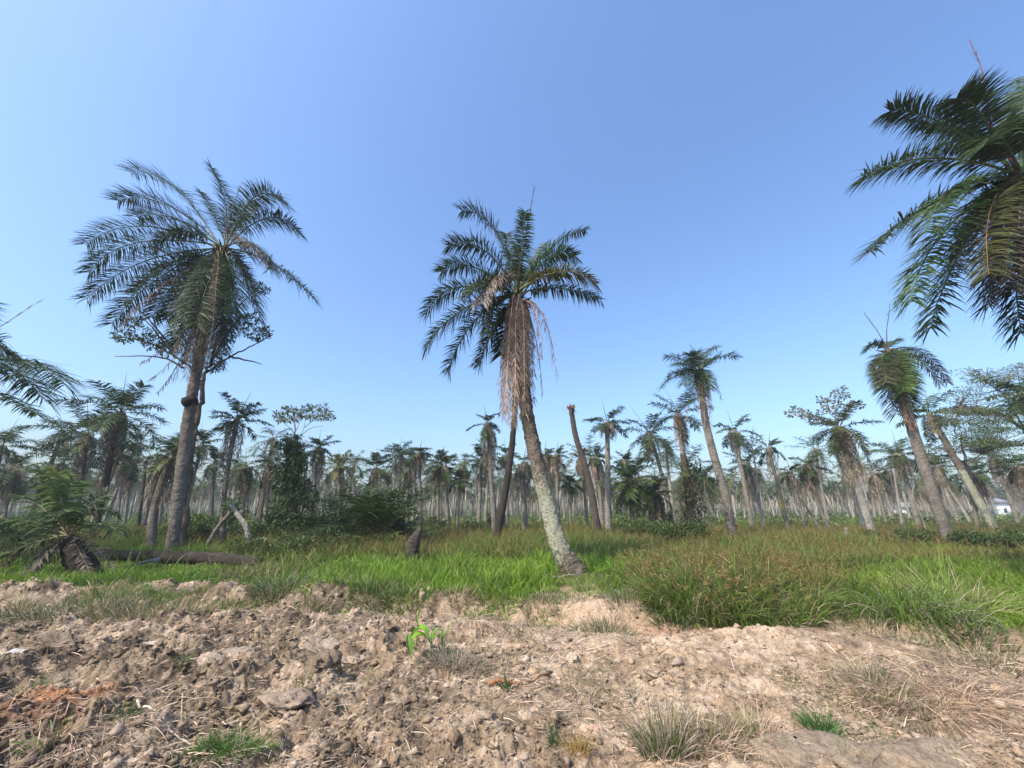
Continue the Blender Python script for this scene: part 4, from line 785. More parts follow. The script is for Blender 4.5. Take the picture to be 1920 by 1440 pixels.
# shrubs: dark leafy low bushes in the sedge on the left
def shrub(px, py, Yd, wd, ht, label, col=(.05, .075, .02), size=.13, n=200, seed=1, name='shrub', group=None, lobes=14):
    rs = np.random.default_rng(seed); c = W(px, py, Yd); c[2] = gz(c[0], c[1]); root = thing(name, label, 'shrub', tuple(c), group)
    cs = [(c + np.array((rs.uniform(-.5, .5) * wd, rs.uniform(-.4, .4) * wd, ht * rs.uniform(.25, .75))), rs.uniform(.16, .3) * min(wd, 2.2), rs.uniform(.25, .42) * ht) for _ in range(lobes)]
    ms = MB()
    for (k, a, b) in cs: branch(ms, c + np.array((rs.normal(0, .15), rs.normal(0, .15), -.05)), k, .02, .006, rs, .2, (.15, .11, .07))
    ml = MB(); leafballs(ml, cs, n, size, col, rs); sub('stems', ms, M_dead, root); sub('foliage', ml, M_bush, root); return root
sh = [(500, 1052, 18, 3.4, .75, 'dark shrub nearest the right end of the fallen trunk'), (560, 1048, 18.6, 3.2, .8, 'dark round-leaved shrub left of the middle, in front of the vine-clad column'),
      (620, 1044, 19.5, 3.0, .8, 'low dark shrub in front of the fern-like mound'), (670, 1040, 20, 2.4, .7, 'reddish-topped low shrub left of the stump'), (735, 1042, 19.5, 2.2, .8, 'olive shrub touching the left side of the stump'),
      (540, 1005, 24, 4.5, 1.7, 'light green bush spilling round the foot of the vine-clad column'), (500, 1000, 27, 2.4, .9, 'small bush behind the pale crossed trunk'), (600, 1000, 25, 3.5, 1.3, 'green bush between the vine-clad column and the fern-like mound'),
      (360, 1010, 24, 2.0, 1.6, 'upright leafy bush right of the tallest left trunk'), (395, 995, 27, 2.6, 1.6, 'bush behind the darker crossed trunk'), (265, 1000, 24, 2.5, .9, 'round-leaved weed patch left of the tallest left trunk'),
      (1275, 1008, 23, 2.4, 1.3, 'black-green bush at the foot of the vine-wrapped palm'), (1225, 1000, 27, 3.4, 1.2, 'dark bush left of the vine-wrapped palm'), (1180, 998, 30, 3, .9, 'thin bush under the bushy round-crowned palm'),
      (1840, 1022, 21, 2.6, .8, 'dark bush right of the thick leaning palm foot'), (1735, 1018, 22.5, 1.8, .75, 'dark bush left of the thick leaning palm foot'), (1900, 1025, 20, 3.0, .8, 'dark bush at the right edge behind the bright grass'), (1690, 1010, 25, 3.0, .7, 'low dark bush near the thin white dead stem'),
      (900, 1000, 31, 2.2, .9, 'scrubby bush at the foot of the tall skirted palm'), (930, 985, 34, 1.2, 2.2, 'pale scrambling bush on the foot of the tall skirted palm'), (60, 1020, 19, 4, 1.4, 'dark bush behind the toppled young palm'), (-20, 1010, 20, 4, 1.6, 'dark bush at the left edge behind the toppled young palm'),
      (440, 940, 25.2, .9, 1.6, 'ivy tuft climbing where the crossed trunks meet')]
sh[-1] = (436, 940, 20.6, .8, 1.4, sh[-1][5])
for k, (px, py, Yd, wd, ht, lab) in enumerate(sh):
    big = ht > 1
    s = shrub(px, py, Yd, wd, ht, lab, col=(.085, .125, .03) if k not in (5, 8, 9, 10, 22) else (.09, .14, .03), size=.07 + .0028 * Yd, n=420, seed=100 + k, lobes=int(10 + wd * 3))
    if k == 22: s.location.z += 1.3

# ------------------------------------------------------------------ white houses far behind
def house(px, Yd, wd, dp, h, label, roofc=(.25, .25, .27)):
    p = W(px, 950, Yd); g = gz(p[0], p[1]); root = thing('white_house', label, 'house', (p[0], p[1], g))
    m, n, b = mat_base('house_wall'); t = noise(n, 4, 4); n.links.new(ramp(n, t.outputs[0], [(.3, (.72, .72, .7)), (.7, (.84, .84, .82))]).outputs[0], b.inputs[0]); b.inputs['Roughness'].default_value = .8
    m2, n, b = mat_base('roof_tiles'); t = noise(n, 7, 4); n.links.new(ramp(n, t.outputs[0], [(.3, tuple(x * .8 for x in roofc)), (.7, roofc)]).outputs[0], b.inputs[0]); b.inputs['Roughness'].default_value = .8
    m3, n, b = mat_base('window_glass'); b.inputs[0].default_value = (.03, .04, .05, 1); b.inputs['Roughness'].default_value = .15
    def box(mb, x0, x1, y0, y1, z0, z1):
        v = [(x, y, z) for z in (z0, z1) for x, y in ((x0, y0), (x1, y0), (x1, y1), (x0, y1))]
        mb.add(np.array(v) + np.array((p[0], p[1], g)), [(0, 3, 2, 1), (4, 5, 6, 7), (0, 1, 5, 4), (1, 2, 6, 5), (2, 3, 7, 6), (3, 0, 4, 7)])
    mb = MB(); box(mb, -wd / 2, wd / 2, 0, dp, -.3, h); sub('wall', mb, m, root)
    mb = MB(); o = np.array((p[0], p[1], g + h)); e = .5
    v = np.array([(-wd / 2 - e, -e, .003), (wd / 2 + e, -e, .003), (wd / 2 + e, dp + e, .003), (-wd / 2 - e, dp + e, .003), (-wd / 2 + dp * .4, dp / 2, 1.8), (wd / 2 - dp * .4, dp / 2, 1.8)]) + o
    mb.add(v, [(0, 1, 5, 4), (2, 3, 4, 5), (0, 3, 2, 1)], [(1, 2, 5), (3, 0, 4)]); sub('roof', mb, m2, root)
    for k in range(int(wd / 3)):
        x = -wd / 2 + 1.5 + k * 3; mf = MB()
        for (a0, a1, z0, z1) in ((x - .6, x + .6, 2.1, 2.2), (x - .6, x + .6, .9, 1.0), (x - .6, x - .5, 1.0, 2.1), (x + .5, x + .6, 1.0, 2.1)): box(mf, a0, a1, -.06, .0, z0, z1)
        wf = sub('window', mf, m, root); mg = MB(); box(mg, x - .5, x + .5, -.03, -.004, 1.0, 2.1)
        me = mg.mesh('pane', m3, tuple(root.location)); po = bpy.data.objects.new('pane', me); C.objects.link(po); po.parent = wf
house(1705, 118, 3.6, 5, 2.4, 'small white house glimpsed between trunks left of the thick leaning palm')
house(1888, 112, 4.5, 7, 3.6, 'white house with a grey roof behind the trunks at the right edge')

# ------------------------------------------------------------------ far rows: copies of a few palms, each standing on its own
protos = []
def proto_palm(seed, H, n, L, dead, skirt, col, dcol, low, hi, barkm, bend, headless=False):
    rs = np.random.default_rng(seed)
    root = bpy.data.objects.new('oil_palm', None); C.objects.link(root)
    c = np.array((bend, 0, H)); path = [np.array((0, 0, -.3)), np.array((bend * .1, 0, H * .3)), np.array((bend * .55, 0, H * .7)), c]
    sub('trunk', trunk_mesh(path, [.22, .165, .15, .14], seed, sides=7, dens=3.0, scars=True, rel=.2, lich=lambda s: .36), barkm, root)
    mb = MB()
    if n: crown_mesh(mb, c, n, L, .68, 22, col, rs, low=low, hi=hi, segs=1, width=.15, droop=.9, r=.03, npt=6); sub('crown', mb, M_leaf, root)
    if dead:
        mb = MB(); skirt_mesh(mb, c, nrm(path[3] - path[2]), dead, skirt, .18, dcol, leaf=.5, nl=9, rs=rs, width=.085, spread=.35, segs=1); sub('dead_frond_skirt', mb, M_dead, root)
    return root
DG = DEADG * 1.2
for k, a in enumerate([(7.2, 19, 2.6, 14, 2.4, GREEN, DG, -.5, 1.3, M_bark, .3), (6.6, 13, 2.5, 30, 3.2, GREEN * .9, DG * .9, -.9, 1.1, M_bark, -.4), (7.8, 16, 2.6, 26, 2.8, GREENB * .8, HB_ * .9, -.6, 1.2, M_bark, .6),
                       (6.2, 17, 2.7, 10, 2.0, GREENB * .8, DG, -.4, 1.3, M_barkp, .2), (7.0, 8, 2.1, 36, 3.4, DG * .6, DG * 1.05, -1.1, .7, M_bark, -.7), (5.8, 14, 2.6, 28, 3.6, GREEN, HB_, -.8, 1.0, M_barkp, .8),
                       (7.4, 12, 2.4, 24, 2.4, DKG * 1.5, DG * .7, -.7, 1.2, M_barkd, .1)]):
    protos.append(proto_palm(300 + k, *a))
def copy_tree(o, parent=None):
    c = o.copy(); C.objects.link(c); c.parent = parent
    for ch in list(o.children): copy_tree(ch, c)
    return c
taken = [(o.location.x, o.location.y) for o in C.objects if o.type == 'EMPTY' and o.parent is None and o.get('category') and o.location.y > 15]
sectors = [(-100, 'far palm at the left edge, behind the toppled young palm', 'far palms behind the toppled young palm'),
           (260, 'far palm between wide-crowned palm and crossed trunks', 'far palms behind the tallest left palm'),
           (500, 'far palm behind the vine-clad column and fern-like mound', 'far palms behind the fern-like mound'),
           (780, 'far palm between the stump and the speckled palm', 'far palms left of the speckled palm'),
           (1010, 'far palm between the speckled and pale-trunked palms', 'far palms right of the speckled palm'),
           (1160, 'grey far palm behind the vine-wrapped palm and the tall ragged one', 'far palms behind the vine-wrapped palm'),
           (1400, 'far palm between the tall ragged and white-footed palms', 'far palms left of the white-footed palm'),
           (1620, 'far palm behind the thick leaning palm and the right edge', 'far palms behind the thick leaning palm')]
cand = []
yy = 34.0; row = 0
while yy < 240:
    sp_ = 8.0 if yy < 75 else 6.6
    step = sp_ * .87
    xs = np.arange(-1.45 * yy, 1.45 * yy, sp_) + (row % 2) * 4.1
    for x in xs:
        X = x + rng.normal(0, 1.1); Yv = yy + rng.normal(0, 1.1)
        if rng.random() < .10: continue
        px, py = project((X, Yv, 1.0))
        if not (-60 < px < 1980): continue
        if Yv < 60 and any((X - a) ** 2 + (Yv - b) ** 2 < 9 for a, b in taken): continue
        if Yv < 46 and rng.random() < .45: continue
        if abs(px - 1700) < 14 and Yv > 50 and Yv < 118 and rng.random() < .6: continue
        if 1868 < px < 1905 and Yv > 50 and Yv < 112 and rng.random() < .8: continue
        cand.append((X, Yv, px))
    yy += step; row += 1
cand.sort(key=lambda t: t[1])
# thinner in the nearest rows than the plot's own spacing, as many palms have died and fallen
indiv = cand[:215]; rest = cand[215:]
first = set()
for k, (X, Yv, px) in enumerate(indiv):
    j = int(rng.integers(0, len(protos)))
    if j in first: o = copy_tree(protos[j])
    else: o = protos[j]; first.add(j)
    s = rng.choice([rng.uniform(.7, .95), rng.uniform(.95, 1.38)], p=[.3, .7]); o.location = (X, Yv, gz(X, Yv)); o.scale = (s * rng.uniform(.95, 1.1), s * 1.0, s * rng.uniform(.9, 1.12))
    o.rotation_euler = (rng.normal(0, .07), rng.normal(0, .09), rng.uniform(0, 6.28))
    sec = [q for q in sectors if px >= q[0]] or sectors[:1]
    LOOK = ['full-crowned', 'shaggy brown-skirted', 'tall green-tufted', 'round pale-trunked', 'mostly dead drooping', 'rust-skirted pale-trunked', 'thin dark']
    tag(o, LOOK[j] + ' ' + sec[-1][1].replace('grey ', '').replace('hazy ', '').replace('slim ', ''), 'palm tree', sec[-1][2])
for j, p in enumerate(protos):
    if j not in first:
        for ch in list(p.children): bpy.data.objects.remove(ch)
        bpy.data.objects.remove(p)
# the wood beyond, one mass
mb = MB(); rs = np.random.default_rng(99)
for (X, Yv, px) in rest:
    H = rs.uniform(5.2, 9.8); g = gz(X, Yv); c = np.array((X + rs.normal(0, .5), Yv + rs.normal(0, .4), g + H))
    tube(mb, [np.array((X, Yv, g - .2)), (np.array((X, Yv, g)) + c) / 2 + rs.normal(0, .1, 3), c], [.20, .16, .14], 5, c=np.array((.56, .49, .40)) * rs.uniform(.55, 1.15))
    n = 26; a = rs.uniform(0, 6.28, n); el = rs.uniform(-.6, 1.2, n); d = np.stack([np.cos(a) * np.cos(el), np.sin(a) * np.cos(el), np.sin(el)], -1)
    blades(mb, np.repeat(c[None], n, 0), d, rs.uniform(2.0, 3.1, n), .5, .9, 3, Z3 + rs.normal(0, .3, (n, 3)), GREEN * rs.uniform(.8, 1.3))
    n = 16; blades(mb, c + rs.normal(0, .25, (n, 3)), rs.normal(0, .30, (n, 3)) - Z3, rs.uniform(1.8, 4.2, n), .30, .5, 2, None, DEADG * rs.uniform(.8, 1.2))
o = obj('distant_palm_wood', mb, M_dead); tag(o, kind='stuff')
# undergrowth between the far trunks
mb = MB()
for k in range(2300):
    Yv = math.exp(rs.uniform(math.log(36), math.log(300))); X = rs.uniform(-1.4, 1.4) * Yv; dens = vn(X * .08, Yv * .05, 71)
    if dens < .3: continue
    g = gz(X, Yv); h = rs.uniform(.3, 1.1) * (.35 + dens) * (1 if Yv < 110 else 1.8)
    n = 44; p = np.array((X, Yv, g)) + np.abs(rs.normal(0, 1, (n, 3))) * np.array((1, 1, .5)) * np.array((rs.choice([-1, 1]) * .8, .6, h))
    blades(mb, p, rs.normal(0, 1, (n, 3)) + Z3 * .8, .22 + .003 * Yv, .07 + .002 * Yv, .8, 2, None, np.array((.13, .17, .045)) * rs.uniform(.6, 1.3))
o = obj('undergrowth', mb, M_bush); tag(o, kind='stuff')
# dark line of far trees closing the plot
mb = MB()
for k in range(4200):
    a = rs.uniform(-1.4, 1.4); Yv = rs.uniform(250, 330); X = a * Yv; h = 8 + 8 * vn(X * .03, 0 * X, 77) ** 1.5
    n = 14; p = np.array((X, Yv, gz(X, Yv) + 1)) + rs.uniform(0, 1, (n, 3)) * np.array((4, 4, h))
    blades(mb, p, rs.normal(0, 1, (n, 3)) + Z3 * .5, 2.2, 1.5, .3, 2, None, np.array((.16, .155, .09)) * rs.uniform(.7, 1.3))
o = obj('far_treeline', mb, M_bush); tag(o, kind='stuff')

# ------------------------------------------------------------------ grass and sedge
def field(n, y0, y1, seed):
    r = np.random.default_rng(seed); Yv = np.exp(r.uniform(math.log(y0), math.log(y1), n)); X = r.uniform(-1.36, 1.36, n) * (Yv + .5); return r, X, Yv
def greenmask(x, y):
    x = np.asarray(x, float)
    """1 where the low bright grass grows, 0 where the tall brown-topped sedge does"""
    m = np.maximum.reduce([
        sst(17.5, 15.5, y + 1.5 * (vn(x * .5, y * .4, 81) - .5)) * sst(-6.8, -5.8, x + .6 * (vn(y * .6, x, 82) - .5)) * sst(4.9, 4.3, x),
        sst(1.15, .85, np.hypot((x - 10.2 - (y - 11) * .5) / 3.0, (y - 11.2) / 2.5)), sst(1.15, .85, np.hypot((x - 15.5) / 5.0, (y - 12.6) / 2.0)), sst(6.5, 7.2, x) * sst(9.5, 8.8, y), sst(1.2, .8, np.hypot((x - 20.5) / 6, (y - 18.5) / 2.3)),
        sst(1.2, .8, np.hypot((x + 14.5) / 2.8, (y - 20) / 5.0)), sst(-7, -9, x) * sst(15.8, 15.0, y), sst(.52, .62, vn(x * .12, y * .06, 83)) * sst(30, 40, y)])
    return np.clip(m, 0, 1)
def grass_fields():
    # bright grass
    r, X, Yv = field(380000, 7.2, 120, 5)
    gm = greenmask(X, Yv); edge = Yv - ydirt(X)
    dn = vn(X * 1.3, Yv * 1.3, 84); sparse = np.where(edge < .1, (.8 * (dn > .52)) * (edge > -.55) + (.3 * (dn > .62)) * (edge > -1.6), 1.0)
    keep = (r.random(len(X)) < (gm * .95 + .06) * sparse); keep &= ~((np.hypot(X - HB[0], (Yv - 12.3) / .8) < 1.15) & (r.random(len(X)) < .9))
    X, Yv, gm, edge = X[keep], Yv[keep], gm[keep], edge[keep]; n = len(X)
    z = hz(X, Yv); L = (.24 + .34 * fbm(X * .7, Yv * .5, 86, 3)) * r.uniform(.6, 1.3, n) * (.45 + .55 * sst(-.2, 1.2, edge)); wd = .007 + .0011 * Yv; L = np.where((Yv > 12.2) & (Yv < 16) & (X < -7.2) & (X > -17), L * .35, L)
    cl = np.stack([r.normal(0, .45, n), r.normal(0, .45, n), np.ones(n)], -1)
    yl = fbm(X * .35, Yv * .25, 88, 3)[:, None]; side = sst(4, 8, X)[:, None]
    base = np.array((.085, .18, .018)) * (1 - yl) + np.array((.20, .31, .028)) * yl; base = base * (1 - side * .5) + np.array((.15, .21, .02)) * side * .5
    base = base * r.uniform(.55, 1.35, (n, 1)) * (.72 + .55 * fbm(X * 1.6, Yv * .9, 96, 3))[:, None]; dry = r.random((n, 1)) < .05 + .16 * sst(.5, .7, fbm(X * .9, Yv * .6, 98, 3))[:, None]; base = np.where(dry, np.array((.27, .23, .10)) * r.uniform(.6, 1.3, (n, 1)), base); L = L * (.7 + .7 * vn(X * 1.7, Yv * 1.1, 99)); mb = MB()
    blades(mb, np.stack([X, Yv, z - .02], -1), cl, L, wd, r.uniform(.2, 1.1, n), 3, None, base, base * 1.25 + np.array((.02, .02, 0)), belly=.8)
    tag(obj('green_grass', mb, M_grass), kind='stuff')
    # sedge
    r, X, Yv = field(380000, 7.6, 90, 6)
    gm = greenmask(X, Yv); edge = Yv - ydirt(X); keep = (r.random(len(X)) < (1 - gm) * (.55 + .6 * fbm(X * .5, Yv * .3, 90, 2)) * (edge > .9)); keep &= ~((X < -5.5) & (Yv < 16.3) & (r.random(len(X)) < .85))
    X, Yv = X[keep], Yv[keep]; n = len(X); z = hz(X, Yv)
    L = (.45 + .65 * fbm(X * .4, Yv * .25, 92, 3)) * r.uniform(.55, 1.25, n); wd = .007 + .0012 * Yv
    cl = np.stack([r.normal(0, .38, n), r.normal(0, .38, n), np.ones(n)], -1)
    red = fbm(X * .3, Yv * .2, 94, 3)[:, None]; g0 = np.array((.155, .22, .038)) * r.uniform(.6, 1.3, (n, 1)); isred = (r.random((n, 1)) < .25 + .5 * sst(.38, .62, red))
    isred = isred * (1 - .6 * sst(26, 50, Yv)[:, None]); tipc = np.where(r.random((n, 1)) < .5, (.34, .17, .055), (.29, .21, .07)); g1 = g0 * 1.2 * (1 - isred) + tipc * isred
    mb = MB(); blades(mb, np.stack([X, Yv, z - .02], -1), cl, L, wd, r.uniform(.2, 1.3, n), 3, None, g0, g1, belly=.8)
    # brown flower heads at the top of taller stalks
    k = r.random(n) < .12; k &= Yv < 45; Xk, Yk, zk, Lk = X[k], Yv[k], z[k], L[k]; m = len(Xk)
    for s in range(4):
        p = np.stack([Xk + r.normal(0, .05, m), Yk + r.normal(0, .05, m), zk + Lk * .95 + r.normal(0, .05, m)], -1)
        blades(mb, p, r.normal(0, 1, (m, 3)) + Z3 * .6, .10, .02 + .0007 * Yk, .8, 1, None, np.array((.27, .14, .05)) * r.uniform(.6, 1.4, (m, 1)))
    tag(obj('brown_topped_sedge', mb, M_grass), kind='stuff')
grass_fields()

# ------------------------------------------------------------------ single tufts and clumps
def tuft(px, py, label, R, L, n, col, tipc=None, wd=.012, seed=0, spread=.7, grav=1.0, name='grass_tuft', cat='grass tuft', heads=0, ry=None, up=1.0, Yd=None, drysh=.0):
    rs = np.random.default_rng(seed + int(px)); c = G(px, py) if Yd is None else W(px, py, Yd); c = np.array(c); c[2] = gz(c[0], c[1])
    a = rs.uniform(0, 6.28, n); q = np.sqrt(rs.random(n)); dx = np.cos(a) * q * R; dy = np.sin(a) * q * (ry or R); X = c[0] + dx; Yv = c[1] + dy
    P = np.stack([X, Yv, hz(X, Yv) - .01], -1)
    D = np.stack([dx / R * spread + rs.normal(0, .3, n), dy / (ry or R) * spread + rs.normal(0, .3, n), np.full(n, up)], -1)
    cc = np.asarray(col) * rs.uniform(.6, 1.35, (n, 1)); dry = rs.random((n, 1)) < drysh; cc = np.where(dry, DEAD * rs.uniform(.8, 1.4, (n, 1)), cc); tc = cc * 1.3 if tipc is None else np.where(rs.random((n, 1)) < .5, np.asarray(tipc), cc * 1.2)
    mb = MB(); blades(mb, P, D, L * rs.uniform(.3, 1.25, n) * (1.15 - .45 * q) * (.6 + .8 * vn(X * 2.2, Yv * 2.2, 97)), wd * rs.uniform(.6, 1.3, n), grav * rs.uniform(.4, 1.5, n), 5, None, cc, tc, belly=.7)
    if heads:
        hp = P[:heads] + D[:heads] * 0 + Z3 * (L * rs.uniform(.55, .98, heads))[:, None] + np.stack([dx[:heads] * .5, dy[:heads] * .5, 0 * dx[:heads]], -1)
        for s in range(9): blades(mb, hp + rs.normal(0, .035, (heads, 3)), rs.normal(0, 1, (heads, 3)) + Z3 * .6, .11, .018, .8, 2, None, np.array((.23, .16, .06)) * rs.uniform(.6, 1.4, (heads, 1)))
    o = obj(name, mb, M_grass, loc=tuple(c)); return tag(o, label, cat)
def shiftmesh(): pass
SG = (.135, .22, .038)
tuft(1325, 1150, 'largest sedge clump, tall arching blades with brown flower heads on the ditch bank', 1.25, .95, 4200, SG, (.17, .17, .05), .018, 1, .5, 1.1, 'sedge_clump', 'sedge clump', 120, ry=.8, Yd=9.2, drysh=.12)
tuft(1440, 1152, 'right half of the big sedge growth, dark green blades spilling towards the ditch', 1.0, .85, 3000, SG, (.17, .17, .05), .018, 2, .5, 1.2, 'sedge_clump', 'sedge clump', 90, ry=.8, Yd=9.0, drysh=.14)
tuft(1260, 1100, 'paler sedge clump behind the largest one, nearest the speckled palm', 1.0, .9, 2200, (.10, .14, .035), (.24, .18, .06), .018, 3, .5, .9, 'sedge_clump', 'sedge clump', 110, Yd=11.0)
tuft(1400, 1080, 'orange-topped sedge clump behind the two big ones', 1.6, .85, 2800, (.10, .14, .035), (.24, .18, .06), .018, 4, .4, .9, 'sedge_clump', 'sedge clump', 190, Yd=11.6)
tuft(1700, 1150, 'long-bladed grass clump overhanging the ditch left of the orange soil', .95, .85, 1900, (.15, .23, .03), None, .012, 5, .8, 1.5, Yd=8.6, drysh=.15)
tuft(1790, 1140, 'upright pale-bladed grass clump above the orange soil bank', .6, .9, 900, (.18, .25, .05), None, .012, 6, .9, 1.0, Yd=8.7, drysh=.2)
tuft(1835, 1205, 'green tuft at the foot of the bank near the right edge of the ditch', .5, .55, 800, (.10, .15, .035), None, .012, 7, .8, 1.2, Yd=7.6, drysh=.3)
tuft(1600, 1150, 'bright lime grass tuft on the bank right of the big sedge', .8, .45, 1400, (.15, .24, .02), None, .011, 8, .4, .8, Yd=9.2)
tuft(1130, 1190, 'dull green weed patch in the ditch below the speckled palm', .62, .42, 700, (.10, .15, .05), None, .008, 9, 1.0, .9, Yd=8.5, drysh=.25, ry=.4)
tuft(1265, 1185, 'green weed tuft below the left end of the largest sedge clump', .4, .4, 420, (.08, .14, .04), None, .01, 10, .8, 1.0, Yd=8.7, drysh=.1)
tuft(960, 1178, 'row of sparse weeds along the ditch left of the dull weed patch', .9, .28, 520, (.09, .12, .04), None, .007, 11, .6, .8, Yd=8.7, ry=.3, drysh=.35)
tuft(1110, 1132, 'small yellow-green tuft on the soil by the speckled palm foot', .42, .42, 420, (.16, .22, .03), None, .009, 12, .4, .7, Yd=10.6, drysh=.1)
tuft(1135, 1128, 'thin upright tuft immediately right of the yellow-green one', .1, .5, 90, (.15, .20, .04), None, .01, 13, .3, .5, Yd=10.6)
tuft(700, 1140, 'grass clump hanging over the bank edge left of the seedlings', .55, .42, 900, (.07, .13, .02), None, .01, 14, .7, 1.4, Yd=10.1, drysh=.1)
tuft(520, 1130, 'long green grass tuft left of the pale soil mound', .5, .62, 750, (.09, .15, .03), None, .011, 15, .8, 1.0, Yd=10.2, drysh=.25)
tuft(470, 1090, 'pale straw-mixed tuft near the end of the fallen trunk', .7, .5, 700, (.12, .15, .05), None, .011, 16, .8, .9, Yd=12.6, drysh=.4)
tuft(850, 1275, 'low weedy hummock right of the broad-leaved seedling', .42, .26, 900, (.10, .12, .04), None, .005, 17, 1.1, 1.0, Yd=5.9, drysh=.5, ry=.25)
tuft(825, 1245, 'small blue-green sprig at the root of the broad-leaved seedling', .1, .34, 70, (.07, .14, .06), None, .007, 18, .6, .5, Yd=6.3)
tuft(952, 1312, 'single upright green blade cluster in the bare soil of the foreground', .035, .34, 12, (.06, .13, .02), None, .022, 19, .3, .3, Yd=5.25)
tuft(430, 1432, 'vivid green grass tuft at the bottom left of centre', .32, .20, 1100, (.10, .19, .03), None, .006, 20, 1.1, .8, Yd=4.05, drysh=.06, ry=.2)
tuft(520, 1436, 'thin offshoot tuft right of the vivid green bottom tuft', .14, .14, 160, (.11, .18, .04), None, .005, 21, 1.1, .8, Yd=4.0)
tuft(1250, 1432, 'tall reedy tuft at the bottom, mixed green and dry blades', .20, .52, 420, (.12, .17, .04), None, .007, 22, .5, .6, Yd=4.15, drysh=.5, ry=.15)
tuft(1330, 1425, 'dry brownish tuft right of the tall reedy one', .3, .40, 600, (.14, .16, .06), None, .006, 23, .7, .9, Yd=4.2, drysh=.7, ry=.16)
tuft(1420, 1415, 'thin green and straw tuft left of the grey mud lumps', .2, .42, 300, (.14, .2, .05), None, .006, 24, .6, .8, Yd=4.3, drysh=.6, ry=.14)
tuft(1545, 1400, 'small fresh green tuft between the grey mud lumps', .13, .2, 260, (.08, .17, .04), None, .007, 25, .8, .6, Yd=4.45)
tuft(1585, 1436, 'sprig of grass beside the right grey mud lump', .06, .14, 80, (.10, .18, .04), None, .006, 26, .6, .6, Yd=4.05)
tuft(1040, 1415, 'tiny dark green sprig at the bottom with a pale flower-like leaf', .05, .15, 60, (.07, .14, .04), None, .007, 27, .7, .5, Yd=4.3)
tuft(1085, 1432, 'small ochre dry tuft at the bottom of the picture', .08, .17, 130, (.34, .22, .06), None, .006, 28, .6, .6, Yd=4.1)
tuft(1640, 1330, 'greenish straw tuft at the left end of the dead grass heap', .3, .34, 420, (.14, .18, .06), None, .006, 29, .7, .8, Yd=5.2, drysh=.5, ry=.4)
tuft(1720, 1240, 'scattered green shoots on the crest left of the right edge', .34, .24, 220, (.10, .15, .05), None, .006, 30, .8, .7, Yd=6.6, drysh=.2)
tuft(1860, 1290, 'dull green shoots by the right edge above the dead grass heap', .5, .2, 300, (.09, .12, .05), None, .006, 31, .8, .7, Yd=5.9, drysh=.3)
tuft(560, 1330, 'short reed sprig in the dark clods of the left foreground', .06, .2, 40, (.1, .16, .04), None, .006, 32, .8, .5, Yd=5.1)
tuft(330, 1300, 'leaning green sprig above the pale square stone', .08, .2, 60, (.1, .16, .04), None, .006, 33, .8, .5, Yd=5.7)
tuft(60, 1320, 'pale green shoots at the left edge above the orange soil', .25, .3, 160, (.12, .17, .05), None, .007, 34, .8, .8, Yd=5.1, drysh=.3)
tuft(75, 1432, 'broad green blades at the bottom left corner', .10, .34, 36, (.13, .20, .05), None, .014, 35, .8, .8, Yd=4.05, drysh=.2)
tuft(220, 1395, 'little green weed in the left foreground right of the orange soil', .1, .13, 90, (.08, .15, .03), None, .006, 36, .8, .7, Yd=4.5)
tuft(400, 1215, 'dead grass hummock casting a dark hollow, left foreground', .35, .24, 600, DEAD * .6, None, .006, 37, 1.4, 1.4, Yd=6.9, drysh=.6)
tuft(300, 1165, 'long low band of thin weeds on the left rise', 1.5, .32, 2600, (.10, .14, .04), None, .007, 38, .6, .8, Yd=8.5, drysh=.35, ry=.7)
tuft(120, 1170, 'second band of weeds nearer the left edge', 1.2, .32, 1900, (.09, .13, .04), None, .007, 39, .6, .8, Yd=8.3, drysh=.25, ry=.6)
tuft(250, 1112, 'soft green grass cushion below the fallen trunk', 1.6, .34, 2600, (.08, .14, .02), None, .009, 40, .4, .8, Yd=11.0, ry=.6)
tuft(240, 1155, 'bright weeds at the lower edge of the grass cushion', 1.0, .32, 1200, (.10, .17, .03), None, .008, 41, .7, .8, Yd=9.4, ry=.4)
tuft(690, 1190, 'bundle of dry reeds lying left of the seedlings', .5, .45, 380, DEAD * .9, None, .009, 42, 2.2, 1.2, Yd=7.7, up=.25, drysh=.6, name='dry_reed_bundle', cat='dry reeds', ry=.3)
tuft(880, 1185, 'mat of grey dry reeds behind the broad-leaved seedling', .8, .5, 600, DEADG * 1.2, None, .009, 43, 2.2, 1.2, Yd=8.0, up=.2, drysh=.6, name='dry_reed_bundle', cat='dry reeds', ry=.25)
tuft(1770, 1345, 'large heap of dead brown grass in the right foreground', 1.0, .48, 4200, DEAD * .52, None, .0055, 44, 1.6, 1.5, Yd=5.0, up=.3, drysh=.6, name='dead_grass_heap', cat='dead grass', ry=.6)
tuft(1860, 1180, 'dry straw fringe on the bank at the right edge', .8, .45, 600, DEAD * 1.0, None, .008, 45, 1.6, 1.3, Yd=9.0, up=.4, drysh=.7, name='dead_grass_heap', cat='dead grass', ry=.3)
tuft(100, 1425, 'flattened mat of dead grass in the bottom left corner', .6, .4, 900, DEAD * .8, None, .005, 46, 2.2, 1.3, Yd=4.2, up=.2, drysh=.6, name='dead_grass_heap', cat='dead grass', ry=.3)

